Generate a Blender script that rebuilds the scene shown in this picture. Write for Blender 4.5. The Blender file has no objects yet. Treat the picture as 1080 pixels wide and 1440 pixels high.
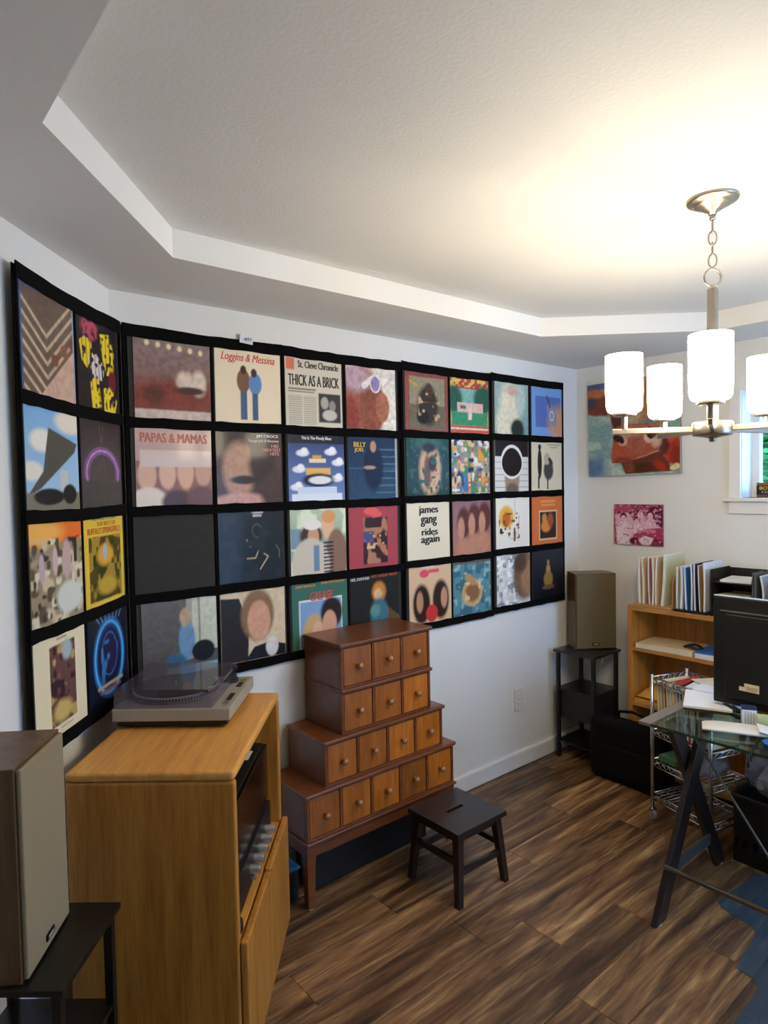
import bpy, bmesh, math, random
import numpy as np
from mathutils import Vector, Matrix

random.seed(7)
SC = bpy.context.scene
COL = SC.collection
PI = math.pi

# ------------------------------------------------------------------ camera, world, exposure
def make_camera():
    f, yaw, pitch, roll = 923.4, 0.6953, -0.0383, -0.0192
    F = Vector((math.sin(yaw)*math.cos(pitch), math.cos(yaw)*math.cos(pitch), math.sin(pitch)))
    R = Vector((math.cos(yaw), -math.sin(yaw), 0))
    U = R.cross(F)
    R2 = math.cos(roll)*R + math.sin(roll)*U
    U2 = -math.sin(roll)*R + math.cos(roll)*U
    cd = bpy.data.cameras.new('camera')
    cd.sensor_fit = 'HORIZONTAL'; cd.sensor_width = 36.0; cd.lens = 36.0*f/1080.0
    cd.clip_start = 0.02; cd.clip_end = 200
    co = bpy.data.objects.new('camera', cd); COL.objects.link(co)
    m = Matrix((( R2.x, U2.x, -F.x, -0.817), (R2.y, U2.y, -F.y, -2.571), (R2.z, U2.z, -F.z, 1.753), (0, 0, 0, 1)))
    co.matrix_world = m
    SC.camera = co
make_camera()

w = bpy.data.worlds.new('sky'); SC.world = w; w.use_nodes = True
bgn = w.node_tree.nodes['Background']
bgn.inputs[0].default_value = (0.36, 0.62, 1.0, 1); bgn.inputs[1].default_value = 4.6
SC.view_settings.view_transform = 'Standard'; SC.view_settings.look = 'None'
SC.view_settings.gamma = 1.0; SC.view_settings.use_curve_mapping = False
SC.view_settings.exposure = 1.30
BULB_W = 0.3
SHADE_EMIT = 20.0

# ------------------------------------------------------------------ colour and materials
def lin(h, k=1.0):
    if isinstance(h, str):
        h = h.lstrip('#'); c = [int(h[i:i+2], 16)/255 for i in (0, 2, 4)]
        c = [x/12.92 if x <= .04045 else ((x+.055)/1.055)**2.4 for x in c]
    else:
        c = list(h)
    return [min(1, x*k) for x in c]

def new_mat(name):
    m = bpy.data.materials.new(name); m.use_nodes = True
    nt = m.node_tree
    return m, nt, nt.nodes['Principled BSDF']

def plain(name, col, rough=.5, metal=0., var=.06, scale=12., bump=0., bscale=60., coat=0., spec=.5, alpha=1.):
    m, nt, b = new_mat(name)
    c = lin(col)
    tc = nt.nodes.new('ShaderNodeTexCoord')
    n = nt.nodes.new('ShaderNodeTexNoise'); n.inputs['Scale'].default_value = scale; n.inputs['Detail'].default_value = 4
    nt.links.new(tc.outputs['Object'], n.inputs['Vector'])
    r = nt.nodes.new('ShaderNodeValToRGB')
    r.color_ramp.elements[0].color = [x*(1-var) for x in c]+[1]; r.color_ramp.elements[1].color = [min(1, x*(1+var)) for x in c]+[1]
    r.color_ramp.elements[0].position = .3; r.color_ramp.elements[1].position = .7
    nt.links.new(n.outputs['Fac'], r.inputs['Fac']); nt.links.new(r.outputs['Color'], b.inputs['Base Color'])
    b.inputs['Roughness'].default_value = rough; b.inputs['Metallic'].default_value = metal
    b.inputs['Coat Weight'].default_value = coat; b.inputs['Coat Roughness'].default_value = .15
    b.inputs['Specular IOR Level'].default_value = spec
    if bump:
        n2 = nt.nodes.new('ShaderNodeTexNoise'); n2.inputs['Scale'].default_value = bscale; n2.inputs['Detail'].default_value = 3
        nt.links.new(tc.outputs['Object'], n2.inputs['Vector'])
        bp = nt.nodes.new('ShaderNodeBump'); bp.inputs['Strength'].default_value = bump; bp.inputs['Distance'].default_value = .004
        nt.links.new(n2.outputs['Fac'], bp.inputs['Height']); nt.links.new(bp.outputs['Normal'], b.inputs['Normal'])
    return m

def wood(name, cols, rough=.4, stretch=(1, 14, 14), scale=2.2, coat=.15, per_object=False, bump=.05, mult=.45):
    m, nt, b = new_mat(name)
    N, L = nt.nodes, nt.links
    tc = N.new('ShaderNodeTexCoord'); mp = N.new('ShaderNodeMapping'); mp.inputs['Scale'].default_value = stretch
    vec = tc.outputs['Object']
    if per_object:
        oi = N.new('ShaderNodeObjectInfo'); mu = N.new('ShaderNodeMath'); mu.operation = 'MULTIPLY'; mu.inputs[1].default_value = 37.0
        L.new(oi.outputs['Random'], mu.inputs[0])
        cb = N.new('ShaderNodeCombineXYZ'); L.new(mu.outputs[0], cb.inputs[0]); L.new(mu.outputs[0], cb.inputs[1]); L.new(mu.outputs[0], cb.inputs[2])
        va = N.new('ShaderNodeVectorMath'); va.operation = 'ADD'; L.new(vec, va.inputs[0]); L.new(cb.outputs[0], va.inputs[1]); vec = va.outputs[0]
    L.new(vec, mp.inputs['Vector'])
    n = N.new('ShaderNodeTexNoise'); n.inputs['Scale'].default_value = scale; n.inputs['Detail'].default_value = 8; n.inputs['Roughness'].default_value = .62; n.inputs['Distortion'].default_value = .6
    L.new(mp.outputs['Vector'], n.inputs['Vector'])
    r = N.new('ShaderNodeValToRGB'); cr = r.color_ramp
    while len(cr.elements) < len(cols): cr.elements.new(.5)
    for i, c in enumerate(cols):
        cr.elements[i].position = (.33+.34*i/(len(cols)-1)) if per_object and len(cols) > 3 else .27+.46*i/(len(cols)-1); cr.elements[i].color = lin(c)+[1]
    L.new(n.outputs['Fac'], r.inputs['Fac'])
    out = r.outputs['Color']
    n3 = N.new('ShaderNodeTexNoise'); n3.inputs['Scale'].default_value = scale*5; n3.inputs['Detail'].default_value = 5
    L.new(mp.outputs['Vector'], n3.inputs['Vector'])
    mx = N.new('ShaderNodeMix'); mx.data_type = 'RGBA'; mx.blend_type = 'MULTIPLY'; mx.inputs[0].default_value = mult
    r3 = N.new('ShaderNodeValToRGB'); r3.color_ramp.elements[0].position = .35; r3.color_ramp.elements[0].color = (.45, .42, .4, 1); r3.color_ramp.elements[1].position = .6
    L.new(n3.outputs['Fac'], r3.inputs['Fac']); L.new(out, mx.inputs[6]); L.new(r3.outputs['Color'], mx.inputs[7]); out = mx.outputs[2]
    if per_object:
        hs = N.new('ShaderNodeHueSaturation'); mr = N.new('ShaderNodeMapRange'); mr.inputs['To Min'].default_value = .62; mr.inputs['To Max'].default_value = 1.3
        L.new(oi.outputs['Random'], mr.inputs['Value']); L.new(mr.outputs[0], hs.inputs['Value']); L.new(out, hs.inputs['Color']); out = hs.outputs['Color']
    L.new(out, b.inputs['Base Color'])
    b.inputs['Roughness'].default_value = rough; b.inputs['Coat Weight'].default_value = coat; b.inputs['Coat Roughness'].default_value = .25
    bp = N.new('ShaderNodeBump'); bp.inputs['Strength'].default_value = bump; bp.inputs['Distance'].default_value = .003
    L.new(n3.outputs['Fac'], bp.inputs['Height']); L.new(bp.outputs['Normal'], b.inputs['Normal'])
    return m

def printed(name, rough=.35, coat=.3):
    m, nt, b = new_mat(name)
    a = nt.nodes.new('ShaderNodeVertexColor'); a.layer_name = 'print'
    nt.links.new(a.outputs['Color'], b.inputs['Base Color'])
    b.inputs['Roughness'].default_value = rough; b.inputs['Coat Weight'].default_value = coat; b.inputs['Coat Roughness'].default_value = .08
    b.inputs['Specular IOR Level'].default_value = .15
    return m

def emitter(name, col, s):
    m, nt, b = new_mat(name)
    b.inputs['Base Color'].default_value = lin(col)+[1]; b.inputs['Emission Color'].default_value = lin(col)+[1]; b.inputs['Emission Strength'].default_value = s
    return m

def glass(name, col, rough=.02, ior=1.45, thin=True, opacity=.08, tint=None):
    # clear sheet: transparent body with a fresnel sheen
    m = bpy.data.materials.new(name); m.use_nodes = True; nt = m.node_tree
    for n in list(nt.nodes): nt.nodes.remove(n)
    o = nt.nodes.new('ShaderNodeOutputMaterial'); t = nt.nodes.new('ShaderNodeBsdfTransparent'); t.inputs[0].default_value = lin(col)+[1]
    g = nt.nodes.new('ShaderNodeBsdfGlossy'); g.inputs['Roughness'].default_value = rough
    d = nt.nodes.new('ShaderNodeBsdfDiffuse'); d.inputs[0].default_value = lin(tint or col)+[1]
    fr = nt.nodes.new('ShaderNodeFresnel'); fr.inputs['IOR'].default_value = ior
    m0 = nt.nodes.new('ShaderNodeMixShader'); m0.inputs[0].default_value = opacity
    m1 = nt.nodes.new('ShaderNodeMixShader')
    nt.links.new(t.outputs[0], m0.inputs[1]); nt.links.new(d.outputs[0], m0.inputs[2])
    ge = nt.nodes.new('ShaderNodeNewGeometry'); mt = nt.nodes.new('ShaderNodeMath'); mt.operation = 'SUBTRACT'; mt.inputs[0].default_value = 1.0
    mu = nt.nodes.new('ShaderNodeMath'); mu.operation = 'MULTIPLY'
    nt.links.new(ge.outputs['Backfacing'], mt.inputs[1]); nt.links.new(fr.outputs[0], mu.inputs[0]); nt.links.new(mt.outputs[0], mu.inputs[1])
    nt.links.new(mu.outputs[0], m1.inputs[0]); nt.links.new(m0.outputs[0], m1.inputs[1]); nt.links.new(g.outputs[0], m1.inputs[2])
    nt.links.new(m1.outputs[0], o.inputs[0])
    return m

M = {}
M['wall'] = plain('wall_paint', (.775, .77, .74), .85, var=.012, scale=3, bump=.12, bscale=260)
M['ceil'] = plain('ceiling_texture_paint', (.775, .765, .735), .8, var=.015, scale=4, bump=.22, bscale=95)
M['soffit'] = plain('soffit_paint', (.775, .765, .735), .85, var=.012, scale=3, bump=.10, bscale=200)
M['trim'] = plain('white_trim_paint', (.80, .79, .77), .45, var=.01)
M['plank'] = wood('walnut_plank', ['#402a1b', '#6b4a31', '#96704a', '#c8a06e'], .42, (1.0, 11, 11), 2.0, .12, True, .06)
M['subfloor'] = plain('subfloor', '#2a1d14', .9)
M['fabric'] = plain('black_fabric', '#0b0a0b', .95, var=.2, scale=200, bump=.2, bscale=500, spec=.1)
M['pocket'] = plain('charcoal_pocket', '#363431', .7, var=.08, scale=30, bump=.15, bscale=40, spec=.12)
M['oak'] = wood('honey_oak_veneer', ['#96601f', '#b4752c', '#c48435', '#cc8d3f'], .42, (9, 9, .7), 2.6, .12, False, .03, .35)
M['oaktop'] = wood('honey_oak_top', ['#c48238', '#d8984a', '#e2a452', '#ecb260'], .38, (9, .7, 9), 2.6, .2, False, .03, .25)
M['shelfoak'] = wood('light_oak_board', ['#9c6a2c', '#b67f3c', '#c28c48'], .45, (9, .8, 9), 2.6, .1, False, .03)
M['chest'] = wood('cherry_stain_case', ['#5c2f12', '#743c16', '#85481c'], .35, (.8, 10, 10), 2.4, .35, False, .03)
M['drawer'] = wood('amber_drawer_front', ['#94500f', '#b06218', '#c47424'], .35, (9, 9, .9), 2.2, .35, True, .03)
M['knob'] = wood('turned_knob', ['#8a5530', '#b07a4c'], .3, (3, 3, 3), 6, .4, False, .02)
M['espresso'] = wood('espresso_wood', ['#140b0a', '#1f1211', '#2a1816'], .35, (1, 12, 12), 2.4, .3, False, .03)
M['black'] = plain('black_plastic', '#111112', .45, var=.1)
M['blackmetal'] = plain('black_metal', '#0c0c0d', .4, var=.1)
M['blackboard'] = plain('black_laminate', '#0f0f10', .3, var=.1, coat=.2)
M['blackfab'] = plain('black_nylon', '#08080a', .9, var=.2, bump=.3, bscale=120, spec=.2)
M['nickel'] = plain('brushed_nickel', '#b5aca0', .32, 1.0, var=.04, scale=60)
M['chrome'] = plain('chrome_wire', '#c9c9c9', .18, 1.0, var=.02)
M['silver'] = plain('silver_plastic', '#a39c8c', .4, .15, var=.03)
M['silverknob'] = plain('silver_knob', '#d8dade', .25, .8, var=.02)
M['grille_tan'] = plain('tan_grille_cloth', '#93846a', .95, var=.08, scale=300, bump=.3, bscale=700, spec=.1)
M['grille_olive'] = plain('olive_grille_cloth', '#6b6049', .95, var=.08, scale=300, bump=.3, bscale=700, spec=.1)
M['walnut'] = wood('walnut_vinyl', ['#4a3522', '#62482e', '#725639'], .4, (9, 9, .8), 2.5, .1, False, .02)
M['badge'] = plain('dark_badge', '#17161a', .3, .4)
M['badgeline'] = plain('badge_print', '#b8b4aa', .4)
M['greysteel'] = plain('grey_steel', '#6f7478', .38, .8)
M['brass'] = plain('satin_steel_tube', '#8a7f70', .3, .9)
M['white'] = plain('white_plastic', '#dcdad6', .4, var=.01)
M['paper'] = plain('white_paper', '#dfe0e2', .8, var=.03)
M['cream'] = plain('cream_paper', '#d9cbb0', .8, var=.04)
M['manila'] = plain('manila_card', '#d6bb92', .8, var=.04)
M['yellowenv'] = plain('yellow_kraft', '#c98f2a', .7, var=.06)
M['bluecard'] = plain('blue_card', '#2f6bb0', .5, var=.05)
M['bluepale'] = plain('pale_blue_card', '#a9bccf', .6, var=.05)
M['navy'] = plain('navy_card', '#1d2c55', .5, var=.05)
M['redcard'] = plain('red_card', '#b5343a', .5, var=.05)
M['pinkcard'] = plain('pink_card', '#c98a86', .6, var=.05)
M['browncard'] = plain('brown_card', '#7a5130', .6, var=.06)
M['tan'] = plain('tan_card', '#b08a5c', .6, var=.06)
M['green'] = plain('green_card', '#3f6b4c', .6, var=.06)
M['lime'] = plain('pale_green_card', '#b9c391', .6, var=.06)
M['greyplast'] = plain('grey_plastic', '#5c5b58', .5, var=.05)
M['rubber'] = plain('rubber_wheel', '#8f9092', .5, var=.05)
M['smoke'] = glass('tinted_acrylic', '#e9e7ee', .05, 1.38, opacity=.07, tint='#a8a4b4')
M['pane'] = glass('window_glass', '#eef6ff', .01, 1.45, opacity=.0)
M['desk_glass'] = glass('desk_glass_sheet', '#c8d8d0', .03, 1.5, opacity=.05, tint='#8fa39b')
M['glass_edge'] = plain('glass_edge_green', '#2f5048', .15, 0., coat=.5)
M['frost'] = plain('grey_glass_border', '#7d766d', .35, .1, coat=.3)
M['polybag'] = glass('clear_poly_bag', '#dfe4ee', .22, 1.5, opacity=.42, tint='#9a9fb2')
M['mat'] = glass('clear_vinyl_mat', '#c4d0da', .16, 1.5, opacity=.16, tint='#8ba3b8')
M['darkbin'] = plain('dark_teal_plastic', '#15211f', .5, var=.1)
M['bluelid'] = plain('blue_plastic_lid', '#4a8fd0', .45, var=.03)
M['palecard'] = plain('pale_yellow_card', '#cfcba6', .7, var=.04)
M['vinyl'] = plain('black_platter_mat', '#0d0d0f', .6, var=.1)
M['print'] = printed('printed_sleeve', .40, .10)
M['canvas'] = printed('painted_canvas', .7, .0)
M['shade'] = emitter('lit_opal_glass', '#ffefd0', SHADE_EMIT)
M['opal'] = plain('opal_glass_inside', '#e8e2d6', .3, var=.01)
M['leaf'] = plain('green_leaf', '#3f7a3a', .6, var=.4, scale=3)
M['bark'] = plain('tree_bark', '#4a3a2c', .9, var=.3, bump=.5, bscale=20)
M['grass'] = plain('lawn', '#4f6a3a', .95, var=.3, scale=6)
M['stucco'] = plain('fence_board', '#8a8f94', .9, var=.1)
M['record'] = plain('vinyl_record', '#070708', .2)

def ink(h):
    k = 'ink_'+h
    if k not in M: M[k] = plain('ink_'+h.strip('#'), h, .5, var=.02)
    return M[k]

# ------------------------------------------------------------------ mesh helpers
class MB:
    def __init__(s): s.v = []; s.f = []
    def add(s, vs, fs):
        o = len(s.v); s.v += [tuple(x) for x in vs]; s.f += [tuple(i+o for i in f) for f in fs]; return s
    def box(s, x0, y0, z0, x1, y1, z1):
        if x1 < x0: x0, x1 = x1, x0
        if y1 < y0: y0, y1 = y1, y0
        if z1 < z0: z0, z1 = z1, z0
        v = [(x0,y0,z0),(x1,y0,z0),(x1,y1,z0),(x0,y1,z0),(x0,y0,z1),(x1,y0,z1),(x1,y1,z1),(x0,y1,z1)]
        return s.add(v, [(0,3,2,1),(4,5,6,7),(0,1,5,4),(1,2,6,5),(2,3,7,6),(3,0,4,7)])
    def cbox(s, c, d, rz=0., rx=0., ry=0.):
        m = Matrix.Translation(c) @ Matrix.Rotation(rz, 4, 'Z') @ Matrix.Rotation(ry, 4, 'Y') @ Matrix.Rotation(rx, 4, 'X')
        a, b, e = d[0]/2, d[1]/2, d[2]/2
        v = [m @ Vector(q) for q in [(-a,-b,-e),(a,-b,-e),(a,b,-e),(-a,b,-e),(-a,-b,e),(a,-b,e),(a,b,e),(-a,b,e)]]
        return s.add(v, [(0,3,2,1),(4,5,6,7),(0,1,5,4),(1,2,6,5),(2,3,7,6),(3,0,4,7)])
    def hexa(s, bot, top):
        return s.add(list(bot)+list(top), [(3,2,1,0),(4,5,6,7),(0,1,5,4),(1,2,6,5),(2,3,7,6),(3,0,4,7)])
    def bar(s, p0, p1, wd, th, side=(0,0,1)):
        # rectangular bar from p0 to p1, width wd across 'side' cross axis, th along side
        p0, p1 = Vector(p0), Vector(p1); d = (p1-p0).normalized(); sd = Vector(side)
        a = d.cross(sd).normalized(); b = a.cross(d).normalized()
        q = [(-1,-1),(1,-1),(1,1),(-1,1)]
        v = [p0+a*wd/2*i+b*th/2*j for i, j in q]+[p1+a*wd/2*i+b*th/2*j for i, j in q]
        return s.add(v, [(3,2,1,0),(4,5,6,7),(0,1,5,4),(1,2,6,5),(2,3,7,6),(3,0,4,7)])
    def cyl(s, p0, p1, r, n=12, r1=None):
        r1 = r if r1 is None else r1
        p0, p1 = Vector(p0), Vector(p1); d = (p1-p0).normalized()
        t = Vector((0,0,1)) if abs(d.z) < .9 else Vector((1,0,0)); a = d.cross(t).normalized(); b = d.cross(a)
        v = []
        for p, rr in ((p0, r), (p1, r1)):
            v += [p+(a*math.cos(2*PI*i/n)+b*math.sin(2*PI*i/n))*rr for i in range(n)]
        f = [(i, (i+1) % n, n+(i+1) % n, n+i) for i in range(n)]+[tuple(range(n-1, -1, -1)), tuple(range(n, 2*n))]
        return s.add(v, f)
    def tube(s, pts, r, n=8, closed=False):
        pts = [Vector(p) for p in pts]; k = len(pts); v = []; f = []
        prev = None
        for i, p in enumerate(pts):
            d = (pts[(i+1) % k]-pts[i-1]) if closed else (pts[min(i+1, k-1)]-pts[max(i-1, 0)])
            d.normalize()
            t = prev if prev is not None else (Vector((0,0,1)) if abs(d.z) < .9 else Vector((1,0,0)))
            a = (t-d*t.dot(d)).normalized(); prev = a; b = d.cross(a)
            v += [p+(a*math.cos(2*PI*j/n)+b*math.sin(2*PI*j/n))*r for j in range(n)]
        for i in range(k if closed else k-1):
            i2 = (i+1) % k
            f += [(i*n+j, i*n+(j+1) % n, i2*n+(j+1) % n, i2*n+j) for j in range(n)]
        if not closed: f += [tuple(range(n-1, -1, -1)), tuple(range((k-1)*n, k*n))]
        return s.add(v, f)
    def lathe(s, prof, n=24, o=(0,0,0)):
        v = []; f = []; k = len(prof)
        for r, z in prof:
            v += [(o[0]+r*math.cos(2*PI*i/n), o[1]+r*math.sin(2*PI*i/n), o[2]+z) for i in range(n)]
        for j in range(k-1):
            f += [(j*n+i, j*n+(i+1) % n, (j+1)*n+(i+1) % n, (j+1)*n+i) for i in range(n)]
        if prof[0][0] > 1e-4 and False: pass
        return s.add(v, f)
    def prism(s, poly, z0, z1):
        n = len(poly)
        v = [(x, y, z0) for x, y in poly]+[(x, y, z1) for x, y in poly]
        return s.add(v, [(i, (i+1) % n, n+(i+1) % n, n+i) for i in range(n)]+[tuple(range(n-1, -1, -1)), tuple(range(n, 2*n))])
    def grid(s, fn, nu, nv):
        v = [fn(i/nu, j/nv) for j in range(nv+1) for i in range(nu+1)]
        return s.add(v, [(j*(nu+1)+i, j*(nu+1)+i+1, (j+1)*(nu+1)+i+1, (j+1)*(nu+1)+i) for j in range(nv) for i in range(nu)])
    def mesh(s, name, mat, smooth=False):
        me = bpy.data.meshes.new(name); me.from_pydata(s.v, [], s.f)
        bm = bmesh.new(); bm.from_mesh(me); bmesh.ops.recalc_face_normals(bm, faces=bm.faces); bm.to_mesh(me); bm.free()
        if smooth: me.polygons.foreach_set('use_smooth', [True]*len(me.polygons))
        me.materials.append(M[mat] if isinstance(mat, str) else mat)
        me.update(); return me
    def build(s, name, mat, parent=None, bevel=0., seg=2, smooth=False, loc=None):
        o = bpy.data.objects.new(name, s.mesh(name, mat, smooth)); COL.objects.link(o)
        if parent: o.parent = parent
        if loc: o.location = loc
        if bevel:
            md = o.modifiers.new('bevel', 'BEVEL'); md.width = bevel; md.segments = seg; md.limit_method = 'ANGLE'; md.angle_limit = math.radians(40)
        return o

def empty(name, loc, rz=0.):
    o = bpy.data.objects.new(name, None); COL.objects.link(o); o.location = loc; o.rotation_euler = (0, 0, rz); o.empty_display_size = .05
    return o
def tag(o, label, cat, group=None):
    o['label'] = label; o['category'] = cat
    if group: o['group'] = group
    return o
def struct(o):
    o['kind'] = 'structure'; return o

_textcache = {}
def text_geo(s, bold=False, slant=0.):
    k = (s, bold, slant)
    if k in _textcache: return _textcache[k]
    cu = bpy.data.curves.new('lettering', 'FONT'); cu.body = s; cu.size = 1; cu.resolution_u = 3; cu.fill_mode = 'FRONT'; cu.shear = slant
    cu.offset = 0.
    ob = bpy.data.objects.new('lettering', cu); COL.objects.link(ob)
    bpy.context.view_layer.update()
    me = bpy.data.meshes.new_from_object(ob.evaluated_get(bpy.context.evaluated_depsgraph_get()))
    vs = [tuple(v.co) for v in me.vertices]; fs = [tuple(p.vertices) for p in me.polygons]
    bpy.data.objects.remove(ob); bpy.data.curves.remove(cu); bpy.data.meshes.remove(me)
    _textcache[k] = (vs, fs); return vs, fs
def lettering(parent, s, cx, cz, h, wmax, colr, y=-.0006, bold=True, slant=0., ry=0.):
    """flat lettering in the local XZ plane facing -Y, centred at (cx, cz)"""
    vs, fs = text_geo(s, bold, slant)
    xs = [v[0] for v in vs]; ys = [v[1] for v in vs]
    w0, h0 = max(xs)-min(xs), max(ys)-min(ys)
    sy = h/h0; sx = wmax/w0
    mx, my = (max(xs)+min(xs))/2, (max(ys)+min(ys))/2
    mb = MB()
    for kk, dx in enumerate((-.045, -.022, 0, .022, .045) if bold and h > .03 and not slant else (-.022, 0, .022) if bold else (0,)):
        mb.add([((v[0]-mx+dx)*sx*.97+cx, y-.00012*kk, (v[1]-my)*sy+cz) for v in vs], fs)
    return mb.build('lettering', ink(colr), parent)

# ------------------------------------------------------------------ the room
ZS, ZT = 2.515, 2.61
TH = 0.849                       # angled wall direction
DL = Vector((-math.cos(TH), -math.sin(TH), 0)); NL = Vector((math.sin(TH), -math.cos(TH), 0))
XF = 3.04
LEN_L = 1.42
EL = DL*LEN_L

def quad_wall(name, p0, p1, thick, z0, z1):
    """wall slab: room face from p0 to p1, thickness to the left of travel direction"""
    p0, p1 = Vector((*p0, 0)), Vector((*p1, 0)); d = (p1-p0).normalized(); n = Vector((-d.y, d.x, 0))*thick
    b = [p0, p1, p1+n, p0+n]
    mb = MB(); mb.hexa([(q.x, q.y, z0) for q in b], [(q.x, q.y, z1) for q in b])
    return struct(mb.build(name, 'wall'))
quad_wall('wall_back', (0, 0), (XF+.2, 0), .12, -.05, 2.75)
quad_wall('wall_left', (EL.x, EL.y), (0, 0), .12, -.05, 2.75)
quad_wall('wall_left_return', (-3.2, EL.y), (EL.x-.0, EL.y), .12, -.05, 2.75)
quad_wall('wall_rear', (-3.2, -4.1), (-3.2, EL.y), .12, -.05, 2.75)

def holed_wall(name, axis, pos, thick, a0, a1, holes, z0=-.05, z1=2.75):
    """slab at axis=pos spanning a0..a1 with rectangular openings (a,b,zlo,zhi)"""
    mb = MB()
    def bx(u0, u1, zz0, zz1):
        if axis == 'X': mb.box(pos, u0, zz0, pos+thick, u1, zz1)
        else: mb.box(u0, pos, zz0, u1, pos+thick, zz1)
    cur = a0
    for (u0, u1, lo, hi) in sorted(holes):
        bx(cur, u0, z0, z1); bx(u0, u1, z0, lo); bx(u0, u1, hi, z1); cur = u1
    bx(cur, a1, z0, z1)
    return struct(mb.build(name, 'wall'))
W1 = (-1.98, -1.045, 1.654, 2.25)
holed_wall('wall_right', 'X', XF, .2, -4.1, 0.0, [W1])
W2 = (1.35, 2.75, .55, 2.1)
holed_wall('wall_front', 'Y', -4.1, -.2, -3.2, XF+.2, [W2])

# ceiling: raised octagonal tray with a soffit around it
OCT = [(.06, -.468), (2.02, -.468), (2.648, -1.07), (2.648, -2.85), (2.02, -3.45), (.06, -3.45), (-.46, -2.85), (-.46, -1.07)]
mb = MB(); mb.box(-3.3, -4.3, ZT, 3.3, .2, ZT+.1); ceil_o = struct(mb.build('ceiling', 'ceil'))
OUT = [(.06, .2), (2.02, .2), (3.3, .2), (3.3, -4.3), (2.02, -4.3), (.06, -4.3), (-3.3, -4.3), (-3.3, .2)]
mb = MB()
v = [(x, y, ZS) for x, y in OCT]+[(x, y, ZS) for x, y in OUT]+[(x, y, ZT) for x, y in OCT]
f = []
for i in range(8):
    j = (i+1) % 8
    f.append((i, j, 8+j, 8+i)); f.append((i, j, 16+j, 16+i))
mb.add(v, f)
so = mb.build('soffit', 'soffit', ceil_o)

# floor planks
fl = MB(); fl.box(-3.3, -4.3, -.06, 3.3, .2, -.013); floor = struct(fl.build('floor', 'subfloor'))
PW, PL = .182, 1.22
_pm = {}
def plank_mesh(L):
    k = round(L, 3)
    if k not in _pm:
        p = MB(); g = .0009; e = .0022
        b = [(g,g,-.012),(L-g,g,-.012),(L-g,PW-g,-.012),(g,PW-g,-.012)]
        m_ = [(x, y, -.0012) for x, y, _ in b]
        t = [(g+e,g+e,0),(L-g-e,g+e,0),(L-g-e,PW-g-e,0),(g+e,PW-g-e,0)]
        p.add(b+m_+t, [(3,2,1,0)]+[(i,(i+1)%4,4+(i+1)%4,4+i) for i in range(4)]+[(4+i,4+(i+1)%4,8+(i+1)%4,8+i) for i in range(4)]+[(8,9,10,11)])
        _pm[k] = p.mesh('plank', 'plank')
    return _pm[k]
y = -.02
row = 0
while y > -4.1:
    y0 = y-PW
    x = -3.2-random.random()*PL
    while x < XF:
        x1 = min(x+PL, XF)
        xs = max(x, -3.2)
        if x1-xs > .02:
            o = bpy.data.objects.new('plank', plank_mesh(x1-xs)); COL.objects.link(o); o.parent = floor; o.location = (xs, y0, 0)
        x += PL
    y = y0; row += 1

# baseboards
def baseboard(name, p0, p1):
    p0, p1 = Vector((*p0, 0)), Vector((*p1, 0)); d = (p1-p0).normalized(); n = Vector((d.y, -d.x, 0))
    prof = [(0, .001), (.014, .001), (.014, .088), (.009, .1), (0, .1)]
    mb = MB(); v = []
    for p in (p0, p1): v += [(p.x+n.x*a, p.y+n.y*a, z) for a, z in prof]
    k = len(prof)
    mb.add(v, [(i, (i+1) % k, k+(i+1) % k, k+i) for i in range(k)]+[tuple(range(k-1, -1, -1)), tuple(range(k, 2*k))])
    return struct(mb.build(name, 'trim'))
baseboard('baseboard_back', (0.02, -.001), (XF-.016, -.001))
baseboard('baseboard_left', (EL.x+NL.x*.001, EL.y+NL.y*.001), (NL.x*.001, NL.y*.001))
baseboard('baseboard_right', (XF-.001, -.001), (XF-.001, -4.08))

# window in the far wall
def window_x():
    root = struct(empty('window_1', (XF, (W1[0]+W1[1])/2, W1[2])))
    def part(name, mb, mat, bev=.002): 
        o = mb.build(name, mat, None, bev); o.parent = root; o.matrix_parent_inverse = Matrix.Translation(root.location).inverted(); return o
    ya, yb, za, zb = W1
    cw = .062
    part('casing', MB().box(XF-.016, yb, za, XF-.001, yb+cw, zb), 'trim')
    part('casing', MB().box(XF-.016, ya-cw, za, XF-.001, ya, zb), 'trim')
    part('casing', MB().box(XF-.018, ya-cw-.012, zb, XF-.001, yb+cw+.012, zb+.075), 'trim')
    part('sill', MB().box(XF-.042, ya-cw-.022, za-.02, XF+.13, yb+cw+.022, za), 'trim', .003)
    part('apron', MB().box(XF-.016, ya-cw, za-.088, XF-.001, yb+cw, za-.02), 'trim')
    part('jamb', MB().box(XF+.0, yb-.004, za, XF+.13, yb, zb), 'trim', 0)
    part('jamb', MB().box(XF+.0, ya, za, XF+.13, ya+.004, zb), 'trim', 0)
    fr = .045
    mb = MB(); x0, x1 = XF+.13, XF+.175
    mb.box(x0, yb-fr, za, x1, yb, zb); mb.box(x0, ya, za, x1, ya+fr, zb); mb.box(x0, ya+fr, za, x1, yb-fr, za+fr); mb.box(x0, ya+fr, zb-fr, x1, yb-fr, zb)
    sash = part('sash', mb, 'white', .002)
    part('pane', MB().box(x0+.018, ya+fr, za+fr, x0+.024, yb-fr, zb-fr), 'pane', 0)
window_x()
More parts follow.
